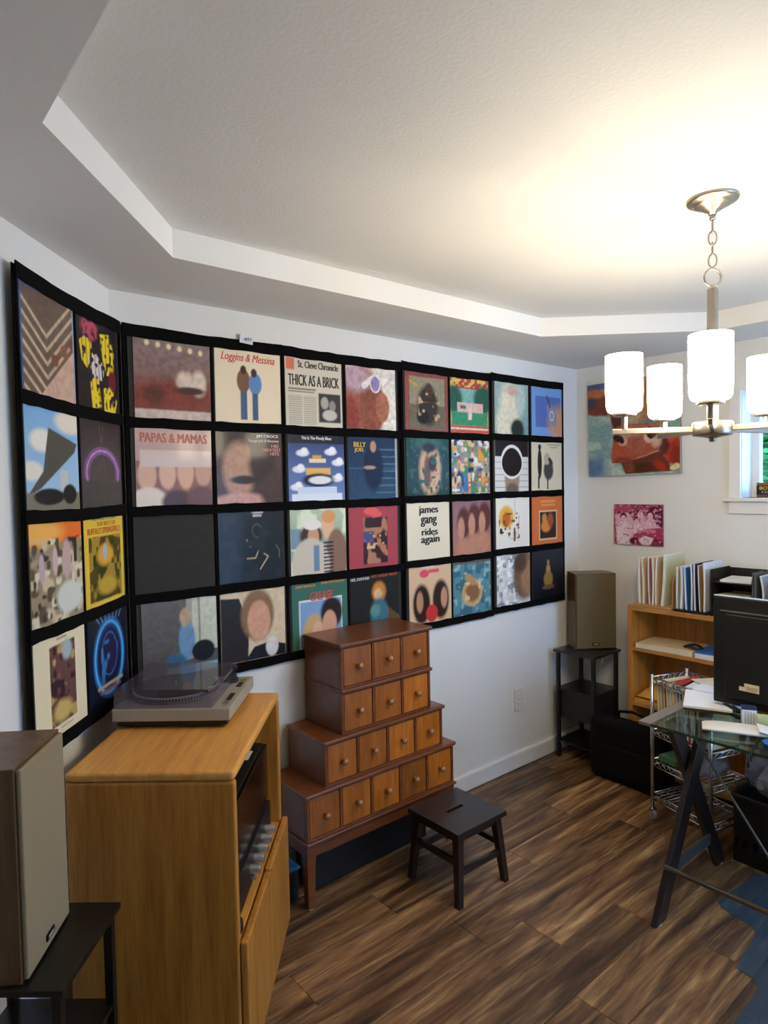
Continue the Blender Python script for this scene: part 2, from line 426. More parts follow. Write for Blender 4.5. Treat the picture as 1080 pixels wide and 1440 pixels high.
def window_y():
    root = struct(empty('window_2', ((W2[0]+W2[1])/2, -4.1, W2[2])))
    def part(name, mb, mat, bev=.002):
        o = mb.build(name, mat, None, bev); o.parent = root; o.matrix_parent_inverse = Matrix.Translation(root.location).inverted(); return o
    xa, xb, za, zb = W2; cw = .07
    part('casing', MB().box(xa-cw, -4.099, za, xa, -4.084, zb), 'trim')
    part('casing', MB().box(xb, -4.099, za, xb+cw, -4.084, zb), 'trim')
    part('casing', MB().box(xa-cw, -4.099, zb, xb+cw, -4.082, zb+.08), 'trim')
    part('sill', MB().box(xa-cw, -4.2, za-.02, xb+cw, -4.06, za), 'trim')
    fr = .05; mb = MB(); y0, y1 = -4.2, -4.16; xm = (xa+xb)/2
    mb.box(xa, y0, za, xa+fr, y1, zb); mb.box(xb-fr, y0, za, xb, y1, zb); mb.box(xa, y0, za, xb, y1, za+fr); mb.box(xa, y0, zb-fr, xb, y1, zb); mb.box(xm-fr/2, y0, za, xm+fr/2, y1, zb)
    part('sash', mb, 'white', 0)
    part('pane', MB().box(xa+fr, -4.182, za+fr, xm-fr/2, -4.178, zb-fr), 'pane', 0)
    part('pane', MB().box(xm+fr/2, -4.182, za+fr, xb-fr, -4.178, zb-fr), 'pane', 0)
window_y()

# outside: lawn and a leafy tree beyond the window
struct(MB().box(3.6, -8, -.5, 14, 6, -.4).build('ground_outside', 'grass'))
def tree(loc, h, r, label, nleaf, seed):
    rnd = random.Random(seed)
    t = empty('leafy_tree', loc); tag(t, label, 'tree')
    MB().cyl((0,0,0), (0,0,h*.7), .09, 8, .05).build('trunk', 'bark', t)
    mb = MB()
    for i in range(nleaf):
        a = rnd.random()*2*PI; u = rnd.uniform(-1, 1); rr = r*(rnd.random()**.4); q = math.sqrt(1-u*u)
        c = Vector((rr*q*math.cos(a), rr*q*math.sin(a), h*.62+rr*u*1.15)); s = rnd.uniform(.05, .11)
        m = Matrix.Translation(c) @ Matrix.Rotation(rnd.random()*6.3, 4, 'Z') @ Matrix.Rotation(rnd.uniform(-1.2, 1.2), 4, 'X')
        mb.add([m @ Vector(p) for p in [(-s, 0, 0), (0, -s*.45, .01), (s, 0, 0), (0, s*.45, .01)]], [(0,1,2,3)])
    o = mb.build('foliage', 'leaf', t); o['kind'] = 'stuff'
tree((5.7, -.75, -.4), 3.9, 1.3, 'leafy green tree outside filling the near side of the window view', 7000, 3)
tree((9.0, -2.3, -.4), 5.6, 1.7, 'taller leafy tree standing farther off behind the nearer tree outside', 8000, 4)

# ------------------------------------------------------------------ printing on sleeves, canvas and photograph
class Img:
    def __init__(s, n, bg, seed=1, m=None):
        s.n = n; s.m = m or n
        v, u = np.mgrid[0:s.m+1, 0:s.n+1]; s.U = u/s.n; s.V = v/s.m
        s.I = np.zeros((s.m+1, s.n+1, 3)); s.rs = np.random.RandomState(seed)
        if isinstance(bg, tuple):
            a, b = np.array(lin(bg[0])), np.array(lin(bg[1])); s.I[:] = a+(b-a)*s.V[..., None]
        else: s.I[:] = lin(bg)
        s.soft = .8/s.n
    def _bl(s, a, c): 
        a = np.clip(a, 0, 1)[..., None]; s.I = s.I*(1-a)+np.array(lin(c))*a
    def r(s, x0, y0, x1, y1, c, a=1.):
        d = np.minimum(np.minimum(s.U-x0, x1-s.U), np.minimum(s.V-y0, y1-s.V)); s._bl(a*(d/s.soft+.5), c); return s
    def e(s, cx, cy, rx, ry, c, soft=0., a=1., ang=0.):
        dx, dy = s.U-cx, s.V-cy; ca, sa = math.cos(ang), math.sin(ang)
        d = np.sqrt(((dx*ca+dy*sa)/rx)**2+((-dx*sa+dy*ca)/ry)**2)
        sf = max(s.soft/min(rx, ry), soft); s._bl(a*((1-d)/sf+.5), c); return s
    def ring(s, cx, cy, rx, ry, wd, c, a=1.):
        d = np.abs(np.sqrt(((s.U-cx)/rx)**2+((s.V-cy)/ry)**2)-1)*min(rx, ry); s._bl(a*((wd/2-d)/s.soft+.5), c); return s
    def p(s, pts, c, a=1.):
        ins = np.zeros(s.U.shape, bool); n = len(pts); j = n-1; dist = np.full(s.U.shape, 9.)
        for i in range(n):
            xi, yi = pts[i]; xj, yj = pts[j]
            cond = ((yi > s.V) != (yj > s.V)) & (s.U < (xj-xi)*(s.V-yi)/((yj-yi) or 1e-9)+xi); ins ^= cond
            ex, ey = xj-xi, yj-yi; t = np.clip(((s.U-xi)*ex+(s.V-yi)*ey)/(ex*ex+ey*ey+1e-12), 0, 1)
            dist = np.minimum(dist, np.hypot(s.U-xi-t*ex, s.V-yi-t*ey)); j = i
        s._bl(a*(np.where(ins, dist, -dist)/s.soft+.5), c); return s
    def ln(s, pts, wd, c, a=1.):
        dist = np.full(s.U.shape, 9.)
        for (xi, yi), (xj, yj) in zip(pts[:-1], pts[1:]):
            ex, ey = xj-xi, yj-yi; t = np.clip(((s.U-xi)*ex+(s.V-yi)*ey)/(ex*ex+ey*ey+1e-12), 0, 1)
            dist = np.minimum(dist, np.hypot(s.U-xi-t*ex, s.V-yi-t*ey))
        s._bl(a*((wd/2-dist)/s.soft+.5), c); return s
    def nz(s, freq):
        g = s.rs.rand(freq+2, freq+2); x = s.U*freq; yv = s.V*freq
        i, j = x.astype(int), yv.astype(int); fx, fy = x-i, yv-j; fx = fx*fx*(3-2*fx); fy = fy*fy*(3-2*fy)
        return (g[j, i]*(1-fx)+g[j, i+1]*fx)*(1-fy)+(g[j+1, i]*(1-fx)+g[j+1, i+1]*fx)*fy
    def blot(s, freq, c, thr=.6, box=(0, 0, 1, 1), a=1.):
        n = s.nz(freq); m = (n-thr)*8
        x0, y0, x1, y1 = box; d = np.minimum(np.minimum(s.U-x0, x1-s.U), np.minimum(s.V-y0, y1-s.V))
        s._bl(a*np.minimum(np.clip(m, 0, 1), np.clip(d/s.soft+.5, 0, 1)), c); return s
    def grain(s, k=.12, freq=24):
        s.I = np.clip(s.I*(1+(s.nz(freq)-.5)[..., None]*2*k), 0, 1); return s

def printed_board(name, img, wd, ht, th, mat):
    """a thin board with its printed front on -Y, lower left corner at the origin"""
    n, m = img.n, img.m
    N = (n+1)*(m+1)
    vs = np.empty((N, 3)); vs[:, 0] = (img.U*wd).ravel(); vs[:, 1] = 0; vs[:, 2] = ((1-img.V)*ht).ravel()
    back = [(0, th, ht), (wd, th, ht), (0, th, 0), (wd, th, 0)]
    idx = np.arange(N).reshape(m+1, n+1)
    fs = np.stack([idx[1:, :-1], idx[1:, 1:], idx[:-1, 1:], idx[:-1, :-1]], -1).reshape(-1, 4).tolist()
    b = [N, N+1, N+2, N+3]
    fs.append([b[1], b[3], b[2], b[0]][::-1])
    fs.append(idx[0, :].tolist()+[b[1], b[0]]); fs.append(idx[m, ::-1].tolist()+[b[2], b[3]])
    fs.append(idx[::-1, 0].tolist()+[b[0], b[2]]); fs.append(idx[:, n].tolist()+[b[3], b[1]])
    me = bpy.data.meshes.new(name); me.from_pydata(vs.tolist()+back, [], fs)
    ca = me.color_attributes.new('print', 'FLOAT_COLOR', 'POINT')
    cols = np.ones((N+4, 4)); cols[:N, :3] = img.I.reshape(-1, 3); cols[N:, :3] = img.I.reshape(-1, 3).mean(0)
    ca.data.foreach_set('color', cols.astype(np.float32).ravel())
    me.materials.append(M[mat]); me.update()
    o = bpy.data.objects.new(name, me); COL.objects.link(o)
    return o
# Sleeve prints: plain stand-in compositions in each sleeve's colours, with the words that can be read
def make_prints(n):
    D = {}
    # long wall, first display
    i = Img(n, ('#8d7a78', '#7c3a2a'), 1).e(.5,.75,.6,.25,'#7c3426',.6).e(.66,.5,.12,.12,'#d8c4ae',.5).e(.84,.52,.1,.16,'#d6c3b0',.5).e(.72,.62,.2,.05,'#4a2622',.5).e(.25,.7,.14,.1,'#5f2a20',.5).r(0,.88,1,1,'#cbb6ac',.75).grain(.2)  # pale band along the bottom is glare painted into the print
    for k in range(6): i.e(.17+.14*k,.06+.012*k,.03,.035,'#f3d9a8',.6)
    D[0,0] = (i, [], 'dusky red brown sleeve with pale lights along its top edge, second wall display')
    i = Img(n, '#ead9bb', 2).e(.42,.42,.1,.16,'#7a5138').e(.42,.27,.045,.06,'#3d2a20').e(.6,.45,.1,.15,'#5b86b8').e(.58,.3,.045,.06,'#3d2a20').r(.37,.56,.47,.95,'#41597f').r(.55,.58,.64,.95,'#3d5479')
    D[0,1] = (i, [('Loggins & Messina',.5,.12,.14,.84,'#cc3b36',.35)], 'cream sleeve with red script title above two narrow brown and blue shapes')
    i = Img(n, '#d3cab8', 3).r(.02,.02,.16,.19,'#d9775f').r(.57,.5,.97,.93,'#3b3a3a').e(.68,.64,.07,.09,'#a9a49b',.3).e(.82,.68,.06,.08,'#8d8880',.3).e(.77,.82,.13,.08,'#c4bdb1',.3)
    for k in range(22): i.r(.05,.56+.019*k,.28,.567+.019*k,'#8d867a').r(.31,.56+.019*k,.53,.567+.019*k,'#8d867a')
    D[0,2] = (i.r(.05,.45,.53,.468,'#5a554d').r(.05,.49,.5,.505,'#6d675e'), [('St. Cleve Chronicle',.58,.1,.1,.74,'#2d2926',0.),('THICK AS A BRICK',.5,.33,.16,.92,'#221f1d',0.)], 'newsprint sleeve with the black headline THICK AS A BRICK')
    i = Img(n, '#e6ddd2', 4).e(.3,.6,.42,.62,'#9a5f4e',.25).e(.5,.62,.25,.5,'#8b4f3c',.25).e(.72,.62,.14,.24,'#a5684e',.2).e(.18,.2,.3,.2,'#b99aa6',.6).ln([(.35,.3),(.6,.12),(.95,.12)],.1,'#dcd3d0').e(.58,.26,.1,.13,'#8e7fae').ring(.58,.26,.1,.13,.02,'#e6e0dd').e(.05,.8,.2,.3,'#8c3f37',.4).grain(.22)
    D[0,3] = (i, [], 'off white sleeve filled by a broad russet brown shape and lilac disc')
    i = Img(n, '#8d5148', 5).r(.1,.08,.92,.94,'#938b74').r(.1,.55,.92,.94,'#6f6752').e(.52,.55,.24,.34,'#3a3129',.35).e(.55,.3,.09,.13,'#4b3a2c',.3).e(.2,.2,.12,.025,'#c59a4a',.2,1,.4).e(.4,.75,.14,.12,'#241f1b',.3).blot(14,'#c7a27a',.72,(.3,.3,.8,.9)).grain(.15)
    D[0,4] = (i, [], 'dull maroon bordered sleeve with an olive grey panel and dark centre')
    i = Img(n, '#c9a05a', 6).r(0,.0,1,.2,'#b9493f').blot(18,'#e3c067',.5,(0,.02,1,.17)).r(.03,.2,.97,.86,'#7fb0a8').e(.1,.4,.2,.25,'#2f5e4e',.4).e(.85,.38,.25,.26,'#2d5a4a',.4).r(.03,.62,.97,.86,'#3f8f68').r(.17,.45,.85,.62,'#d8b4a8').r(.45,.55,.55,.75,'#e0c5bb').r(.25,.5,.4,.56,'#556b62').r(0,.86,1,1,'#c4574a').r(0,.9,1,.93,'#e2d2b0')
    D[0,5] = (i.grain(.15), [], 'sleeve with a green and teal lawn panel between red striped bands')
    i = Img(n, ('#9fb7b0', '#6f9a9b'), 7).e(.42,.6,.3,.62,'#e2dcc0',.6).e(.3,.8,.28,.3,'#dcd6bc',.5).e(.75,.3,.15,.3,'#bccbc0',.6).e(.66,.88,.2,.2,'#2b332f',.4).e(.5,.15,.16,.09,'#d7a89c',.8).grain(.12)
    D[0,6] = (i, [], 'misty teal and cream sleeve with a dark lump at its foot')
    i = Img(n, '#79a3da', 8).r(.12,.2,.95,.82,'#5a74b8').e(.95,.75,.4,.35,'#d09a76',.7).e(.66,.56,.13,.26,'#8d93a8',.15,1,-.5).ring(.66,.58,.06,.09,.02,'#dfe3ea').ln([(.5,.2),(.6,.4)],.05,'#4a4f63')
    D[0,7] = (i, [], 'sky blue bordered sleeve with a slanting grey oval on dusk blue')
    # second row
    i = Img(n, ('#c9a9a0', '#a87a68'), 9).r(0,.42,1,1,'#8a5a48').e(.14,.6,.12,.2,'#d8a98c',.25).e(.4,.58,.11,.2,'#d9ad92',.25).e(.64,.56,.11,.22,'#dba98c',.25).e(.88,.55,.11,.2,'#c9977c',.25).e(.16,.95,.24,.2,'#e2d2bf',.2).e(.52,.95,.2,.16,'#4c2b24',.3).e(.85,.92,.2,.18,'#6b3f33',.3).r(.05,.28,1,.5,'#d8c2ba',.5)  # half-clear pale band over the ovals is a painted reflection
    D[1,0] = (i, [('PAPAS & MAMAS',.5,.13,.12,.9,'#b5583a',0.)], 'pinkish sleeve with burnt orange capitals over a row of tan ovals')
    i = Img(n, '#4f3a34', 10).e(.3,.2,.4,.22,'#2e211f',.4).e(.33,.55,.24,.38,'#b98d76',.35).e(.68,.45,.2,.35,'#33241f',.5).e(.4,.68,.2,.06,'#2b1d1a',.5).e(.35,1.02,.5,.16,'#c79a90',.3).e(.85,.85,.2,.25,'#4a352f',.5).grain(.12)
    D[1,1] = (i, [('JIM CROCE',.78,.08,.05,.36,'#ece5dc',0.),('Photographs & Memories',.72,.145,.05,.5,'#d8cec6',.3),('HIS',.9,.21,.045,.12,'#d98f88',0.),('GREATEST',.84,.265,.045,.3,'#d98f88',0.),('HITS',.89,.32,.045,.14,'#d98f88',0.)], 'dark brown sleeve with small white and pink title at its upper corner')
    i = Img(n, ('#30386b', '#6f86bd'), 11).r(0,0,1,.14,'#23262f')
    for cx, cy in ((.25,.28),(.75,.26),(.18,.52),(.88,.42),(.86,.66),(.14,.78)): i.e(cx,cy,.11,.05,'#dfe3ea',.4).e(cx+.03,cy-.03,.06,.05,'#eef0f3',.4)
    i.r(.36,.36,.66,.42,'#e2d6b0').r(.42,.31,.58,.36,'#d9a13a').r(.3,.5,.74,.6,'#e0b263').e(.52,.68,.28,.1,'#23242c',.3).e(.55,.68,.2,.06,'#dfe1e6',.3).r(.15,.78,.85,1,'#c9d6ea').r(.05,.88,.95,1,'#d9e2ee')
    D[1,2] = (i, [('This Is The Moody Blues',.5,.065,.06,.55,'#e6e4de',0.)], 'blue sleeve with small white clouds around yellow and white bars')
    i = Img(n, ('#22304a', '#2d4a66'), 12)
    for k in range(7): i.r(.55,.2+.115*k,1,.225+.115*k,'#57758c',.6)
    i.r(0,.5,1,.53,'#3f5f7a',.5).e(.5,.5,.2,.36,'#1b2740',.3).e(.5,.17,.06,.09,'#b08d78',.3).e(.42,.5,.12,.03,'#a98d7c',.4).r(.96,0,1,1,'#a9b2b0')
    D[1,3] = (i.grain(.1), [('BILLY',.23,.14,.075,.24,'#e0b33c',0.),('JOEL',.22,.23,.075,.2,'#e0b33c',0.),('GLASS HOUSES',.34,.93,.03,.4,'#cfc8b8',0.)][:2], 'dark navy and teal sleeve with small yellow name at its corner')
    i = Img(n, '#1f3b30', 13).e(.55,.56,.26,.44,'#caa07a',.3).e(.48,.6,.08,.3,'#7a4a34',.5).e(.6,.45,.1,.14,'#3a241c',.4).e(.5,.1,.3,.12,'#3f5f4a',.6).blot(16,'#2f5a46',.65).e(.52,.18,.16,.08,'#2b1c16',.6)
    D[1,4] = (i.grain(.15), [], 'dark green sleeve with a tall tan oval')
    i = Img(n, '#8e8f86', 14)
    for c, t in (('#b8443f',.55),('#3f6fa8',.58),('#4d8a55',.6),('#d9b98f',.6),('#e3ded2',.7),('#d9a13a',.72),('#2f3448',.7)): i.blot(11,c,t)
    D[1,5] = (i, [], 'sleeve crowded all over with small red blue and green patches')
    i = Img(n, '#d8d6cf', 15).r(0,0,1,.32,'#231f20')
    for k in range(5): i.r(0,.42+.12*k,1,.43+.12*k,'#77797a')
    i.e(.5,.75,.22,.3,'#a08a72',.2).ring(.5,.42,.3,.3,.06,'#e6e4df').e(.5,.44,.3,.26,'#231c1c').e(.5,.98,.2,.16,'#6d6256',.4)
    D[1,6] = (i, [], 'black and grey sleeve with a dark disc over a tan round shape')
    i = Img(n, '#e2d6b8', 16).e(.26,.45,.07,.3,'#2b2926',.2).e(.26,.12,.05,.06,'#3a332c').e(.55,.58,.16,.2,'#4a4a44',.3).e(.5,.35,.1,.12,'#b9b1a0',.3).e(.62,.4,.1,.05,'#3d3c38',.3,1,.8).r(.2,.7,.25,.95,'#2b2926').r(.5,.75,.54,.97,'#35332f')
    D[1,7] = (i.r(.5,.05,.95,.08,'#b9ad93').r(.62,.1,.85,.13,'#b9ad93'), [], 'plain cream sleeve with slim black upright shapes')
    # third row (its first pocket is empty)
    i = Img(n, '#1c201e', 17).ln([(.42,.4),(.47,.5),(.55,.47),(.6,.4)],.014,'#c9b38a').ln([(.42,.66),(.55,.66),(.6,.55),(.75,.65),(.62,.82)],.014,'#cfbd98').ln([(.88,.5),(.93,.58),(.93,.68)],.012,'#7d7a68').ring(.58,.28,.07,.09,.015,'#3f5a5a').r(.5,.02,.68,.04,'#d8d6d0').r(.52,.055,.66,.085,'#bfbdb6').blot(9,'#252a28',.6).grain(.12)
    D[2,1] = (i, [], 'worn blackish sleeve with a few thin pale curved strokes')
    i = Img(n, ('#b7c9a8', '#6f8a86'), 18).blot(7,'#dbe3c8',.55).r(0,.3,.18,.6,'#7f96a8',.6).e(.66,.3,.12,.18,'#e0b394',.2).e(.68,.14,.13,.1,'#d99a62',.3).e(.36,.42,.2,.18,'#4b352c',.3).e(.4,.44,.1,.17,'#c99a78',.2).e(.38,.25,.16,.08,'#e5e0d5',.2).e(.82,.75,.2,.42,'#8a6a58',.15).e(.35,.85,.34,.4,'#cdc3b2',.12).r(.4,.56,.5,.95,'#6d8aa5')
    for k in range(9): i.r(.58,.52+.055*k,.76,.545+.055*k,'#2a2c33')
    D[2,2] = (i, [], 'leafy green sleeve with beige and brown blocks and dark stripes')
    i = Img(n, '#a8474f', 19).r(.28,.2,.78,.94,'#3a2428').blot(10,'#b07a5c',.62,(.28,.2,.78,.94)).r(.28,.42,.5,.6,'#51507a',.7).blot(16,'#d9b08a',.7,(.3,.45,.76,.7)).e(.45,.1,.16,.06,'#e0605c',.2).e(.55,.15,.12,.05,'#e0605c',.2)
    D[2,3] = (i, [], 'rose red sleeve with a dark upright picture block')
    i = Img(n, '#e4dac0', 20)
    D[2,4] = (i, [('james',.5,.17,.16,.46,'#1b1a19',0.),('gang',.5,.36,.16,.38,'#1b1a19',0.),('rides',.52,.53,.12,.38,'#1b1a19',0.),('again',.53,.68,.16,.44,'#1b1a19',0.)], 'cream sleeve with heavy black lowercase words james gang rides again')
    i = Img(n, ('#8e6a74', '#b07a68'), 21)
    for k, (cx, cy) in enumerate(((.22,.5),(.5,.44),(.78,.42))): i.e(cx+.06,cy-.08,.17,.28,'#5a3230',.35).e(cx-.01,cy+.02,.09,.2,'#c08a72',.35).e(cx+.04,cy+.42,.18,.22,'#b9826a',.35)
    D[2,5] = (i.grain(.08), [], 'dusky pink brown sleeve with three overlapping tan ovals')
    i = Img(n, '#e9e4d8', 22).e(.3,.38,.22,.22,'#e0b23e',.35).e(.3,.42,.12,.14,'#c9653a',.4).blot(13,'#7a4a32',.64,(.08,.3,.68,.85)).blot(15,'#3a2f2b',.72,(.1,.35,.7,.8)).ln([(.55,.05),(.56,.35)],.01,'#8a8378').ln([(.65,.5),(.66,.85)],.01,'#8a8378')
    D[2,6] = (i, [], 'off white sleeve with a scattered yellow and rust blotch')
    i = Img(n, '#d8743f', 23).r(.22,.3,.82,.9,'#e0c79a').r(.25,.33,.79,.87,'#3a2a2a').e(.45,.62,.16,.12,'#d98a3f',.4).e(.6,.5,.1,.14,'#a8553a',.5).e(.4,.46,.08,.1,'#c98a52',.5).r(.28,.09,.78,.14,'#e89a5a').r(.3,.17,.76,.21,'#e89a5a')
    D[2,7] = (i, [], 'orange sleeve framing a small dark square with orange glow')
    # fourth row
    i = Img(n, ('#6a6560', '#55504c'), 24).r(.6,.0,1,.72,'#c9ccb8').r(.74,0,.77,.72,'#8d9184').r(.58,0,.66,.8,'#a8a697',.8).e(.58,.55,.11,.26,'#6d93b8',.25).e(.56,.25,.07,.12,'#c2a482',.3).e(.8,.72,.16,.14,'#15151a',.15).e(.42,.82,.14,.12,'#3d6a8a',.3).r(.3,.88,1,1,'#7ea3a8',.7)
    D[3,0] = (i.grain(.12), [], 'grey sleeve with a pale window panel and blue and black shapes')
    i = Img(n, '#d9c3a2', 25).p([(0,.1),(.28,.12),(.42,.5),(.4,1),(0,1)],'#2b2422').e(.56,.38,.26,.36,'#8a6a4c',.2).e(.58,.46,.18,.28,'#d6a083',.18).p([(.35,1),(.5,.82),(.75,.78),(1,.85),(1,1)],'#1b1c22').e(.78,.85,.1,.14,'#d9d4cc',.2)
    D[3,1] = (i.grain(.1), [], 'sand coloured sleeve with a brown and tan oval over black corners')
    i = Img(n, '#3f6b5c', 26).r(.12,.28,.9,1,'#dfe2df').r(.14,.31,.88,1,'#7fa3c8').e(.38,.8,.2,.3,'#c9a672',.25).e(.44,.8,.1,.18,'#dcb096',.25).e(.7,.52,.2,.24,'#2e2320',.25).e(.66,.68,.13,.2,'#d3a085',.2).r(.62,.92,.9,1,'#23232a')
    D[3,2] = (i, [('GREASE',.52,.24,.13,.42,'#c8453f',0.),('JOHN TRAVOLTA',.24,.08,.05,.36,'#e09a3a',0.),('OLIVIA NEWTON-JOHN',.73,.06,.05,.44,'#e09a3a',0.)], 'teal sleeve with the red title GREASE, behind the chest of drawers')
    i = Img(n, '#23231f', 27).e(.58,.3,.14,.16,'#c9853a',.4).e(.56,.34,.08,.09,'#d9b28a',.4).e(.58,.68,.18,.28,'#3f6f7f',.35).e(.5,.6,.1,.1,'#5f8f8a',.5)
    for k in range(7): i.ln([(.74+.04*k,.55+.03*k),(.8+.04*k,1)],.012,'#a8824a',.8)
    D[3,3] = (i.grain(.1), [('NEIL DIAMOND',.2,.06,.045,.38,'#dcd8d0',0.),('HOT AUGUST NIGHT',.7,.045,.045,.56,'#c8552f',0.)], 'near black sleeve with orange and teal centre, behind the chest of drawers')
    i = Img(n, '#dcb896', 28).e(.28,.66,.2,.34,'#35221c',.25).e(.74,.62,.2,.34,'#3b2620',.25).e(.24,.62,.08,.18,'#b98a6c',.35).e(.82,.6,.08,.18,'#c2937a',.35).e(.52,.84,.14,.15,'#c93a3a',.12).e(.35,.14,.11,.07,'#d9566a',.2).r(.45,.08,.7,.14,'#d9566a').r(.3,.02,.6,.05,'#e6d3bd')
    D[3,4] = (i, [], 'peach sleeve with two dark brown lumps and a red spot between')
    i = Img(n, '#5b8a94', 29).blot(9,'#3f6a78',.5).blot(13,'#8fb3b4',.66).e(.5,.6,.27,.25,'#c9a877',.18).e(.5,.6,.2,.17,'#8a6440',.4).e(.45,.36,.16,.08,'#b58f5c',.3,1,.6).r(0,0,1,.06,'#6a5a58').blot(10,'#d9c090',.66,(.3,.4,.72,.8))
    D[3,5] = (i, [], 'marbled blue green sleeve with a rough tan patch')
    i = Img(n, ('#c9ccce', '#dfe0df'), 30).blot(8,'#8d979e',.55,(0,0,.6,1)).blot(14,'#f0f0ee',.6,(0,0,.6,1)).e(.82,.45,.34,.5,'#7d604c',.3).e(.95,.5,.22,.36,'#a57f64',.5).e(.7,.2,.2,.2,'#5a463a',.5)
    D[3,6] = (i.grain(.15), [], 'icy grey white sleeve with a brown mass down one side')
    i = Img(n, ('#2b2f3a', '#14161f'), 31).e(.5,.42,.07,.1,'#b58f52',.3).e(.5,.62,.15,.16,'#9a7642',.3).e(.5,.78,.2,.05,'#6d5230',.4).e(.5,.28,.04,.06,'#a98550',.3)
    D[3,7] = (i, [], 'midnight blue sleeve with one small gold shape')
    # angled wall display
    i = Img(n, '#6d5a4e', 32)
    for k in range(7): i.ln([(.0,.12+.13*k),(.45,.72+.13*k-.3)],.035,'#cbb296').ln([(.45,.42+.13*k),(1,-.02+.13*k)],.035,'#c2a88c')
    i.p([(.3,1),(1,.45),(1,1)],'#c9a592').e(.6,.62,.07,.06,'#7a4a38',.2).e(.78,.5,.07,.06,'#8a5a44',.2).e(.95,.4,.06,.06,'#7a4a38',.2).r(0,0,.03,1,'#3d5f9a').r(0,0,1,.025,'#3d5f9a').r(.97,0,1,1,'#8aa0bf')
    D['L',0,0] = (i.grain(.15), [], 'brown and beige slanting striped sleeve with blue edge on angled wall')
    i = Img(n, '#1d1a1e', 33).e(.3,.14,.2,.12,'#b8495f',.4).p([(.05,.3),(.2,.22),(.34,.28),(.4,.5),(.24,.58),(.1,.5)],'#e2c92e').p([(.55,.14),(.8,.1),(.92,.3),(.9,.55),(.7,.58),(.6,.4)],'#e8cf2e').p([(.28,.68),(.5,.62),(.55,.95),(.32,1)],'#e0c72c').p([(.6,.74),(.85,.68),(.97,.85),(.9,1),(.62,1)],'#e8cf2e').p([(.25,.45),(.45,.38),(.66,.5),(.6,.66),(.35,.64)],'#d3c8ca')
    for k in range(9): i.ln([(.1+.1*k,.1+.07*(k%3)),(.16+.09*k,.95-.08*(k%4))],.016,'#1d1a1e',.75)
    i.blot(22,'#2a2228',.62).e(.85,.62,.1,.12,'#6d2433',.4)
    D['L',0,1] = (i, [], 'black sleeve with bold yellow patches on angled wall')
    i = Img(n, ('#7fb0de', '#a8c8e0'), 34).e(.3,.33,.22,.11,'#e8e6dc',.4).e(.85,.12,.3,.12,'#e3dccb',.4).e(.1,.62,.2,.09,'#e6e2d6',.4).p([(.42,.2),(.98,.33),(.92,.42),(.55,.62),(.25,.78),(.0,.86),(.3,.62)],'#54524a').r(.62,.6,.78,.8,'#c2c6c4').r(0,.82,1,1,'#7d7a68').e(.4,.86,.28,.08,'#1f1c1a',.2).e(.8,.84,.14,.1,'#1f1c1a',.2)
    D['L',1,0] = (i, [], 'sky blue sleeve with white clouds and a dark sloping band')
    i = Img(n, ('#3a302e', '#55504a'), 35).ring(.52,.62,.4,.26,.09,'#7a4f86').r(0,.68,1,1,'#4f4a44').ring(.52,.62,.4,.26,.02,'#b58fc0').r(0,.7,1,1,'#4a463f').ln([(.45,.1),(.5,.3),(.55,.1)],.02,'#6d5350').grain(.15)
    D['L',1,1] = (i, [], 'murky dark brown sleeve with a purple arch')
    i = Img(n, '#9a8c72', 36).r(0,0,1,.22,'#e8742f').e(.2,.12,.4,.12,'#f0b45a',.7)
    for c, t, fq in (('#cbbd9f',.5,8),('#5d5140',.58,12),('#d9cfba',.66,10),('#3d362c',.7,14)): i.blot(fq,c,t,(0,.18,1,1))
    i.e(.68,.4,.09,.2,'#c2a5a2',.3).e(.2,.45,.05,.14,'#bfa8b4',.3).e(.45,.4,.05,.14,'#c9b0b4',.3).e(.72,.78,.26,.16,'#cfd3cc',.3)
    D['L',2,0] = (i, [], 'sleeve with orange strip above a mass of beige stones')
    i = Img(n, '#e0bf45', 37).r(.1,.24,.92,.95,'#5a4a20').blot(9,'#a8893a',.5,(.1,.24,.92,.95)).blot(13,'#3b4422',.56,(.1,.24,.92,.95)).e(.5,.45,.2,.12,'#d9a53a',.5).e(.55,.8,.25,.1,'#c2a040',.5).e(.5,.42,.06,.09,'#a8b4c4',.4)
    D['L',2,1] = (i, [('RETROSPECTIVE',.5,.03,.055,.6,'#3f8a7a',0.),('THE BEST OF',.55,.1,.05,.5,'#c9542f',0.),('BUFFALO SPRINGFIELD',.5,.175,.07,.86,'#c9542f',0.)], 'yellow bordered sleeve with orange capitals over a woodland picture')
    i = Img(n, '#e3d8b8', 38).r(.28,.12,.78,.9,'#6b4a48').blot(11,'#b99a62',.6,(.28,.12,.78,.9)).blot(16,'#3d2a2e',.6,(.28,.12,.78,.9)).e(.62,.2,.1,.1,'#a8b4ba',.5).e(.5,.78,.18,.1,'#c9b06a',.6).r(.42,.055,.62,.075,'#a5988a').r(.45,.93,.7,.945,'#b5a993')
    D['L',3,0] = (i, [], 'cream sleeve with a tall mottled brown rectangle on angled wall')
    i = Img(n, '#14182f', 39).ring(.52,.52,.36,.40,.12,'#1f5fa0',.6).ring(.52,.52,.36,.40,.035,'#5fb4ea').e(.52,.45,.26,.3,'#241d46',.5).ring(.52,.48,.2,.24,.02,'#2f6aa8',.7).blot(12,'#3f8fc8',.74,(.3,.3,.75,.8),.6)
    for k in range(7): i.ln([(.2+.11*k,.02),(.28+.085*k,.1)],.012,'#8fb8d8',.8)
    i.r(.2,.8,.86,.84,'#b9a98a',.8).r(.26,.87,.8,.9,'#a8604a',.8)
    D['L',3,1] = (i, [], 'navy sleeve with a glowing blue oval ring')
    return D

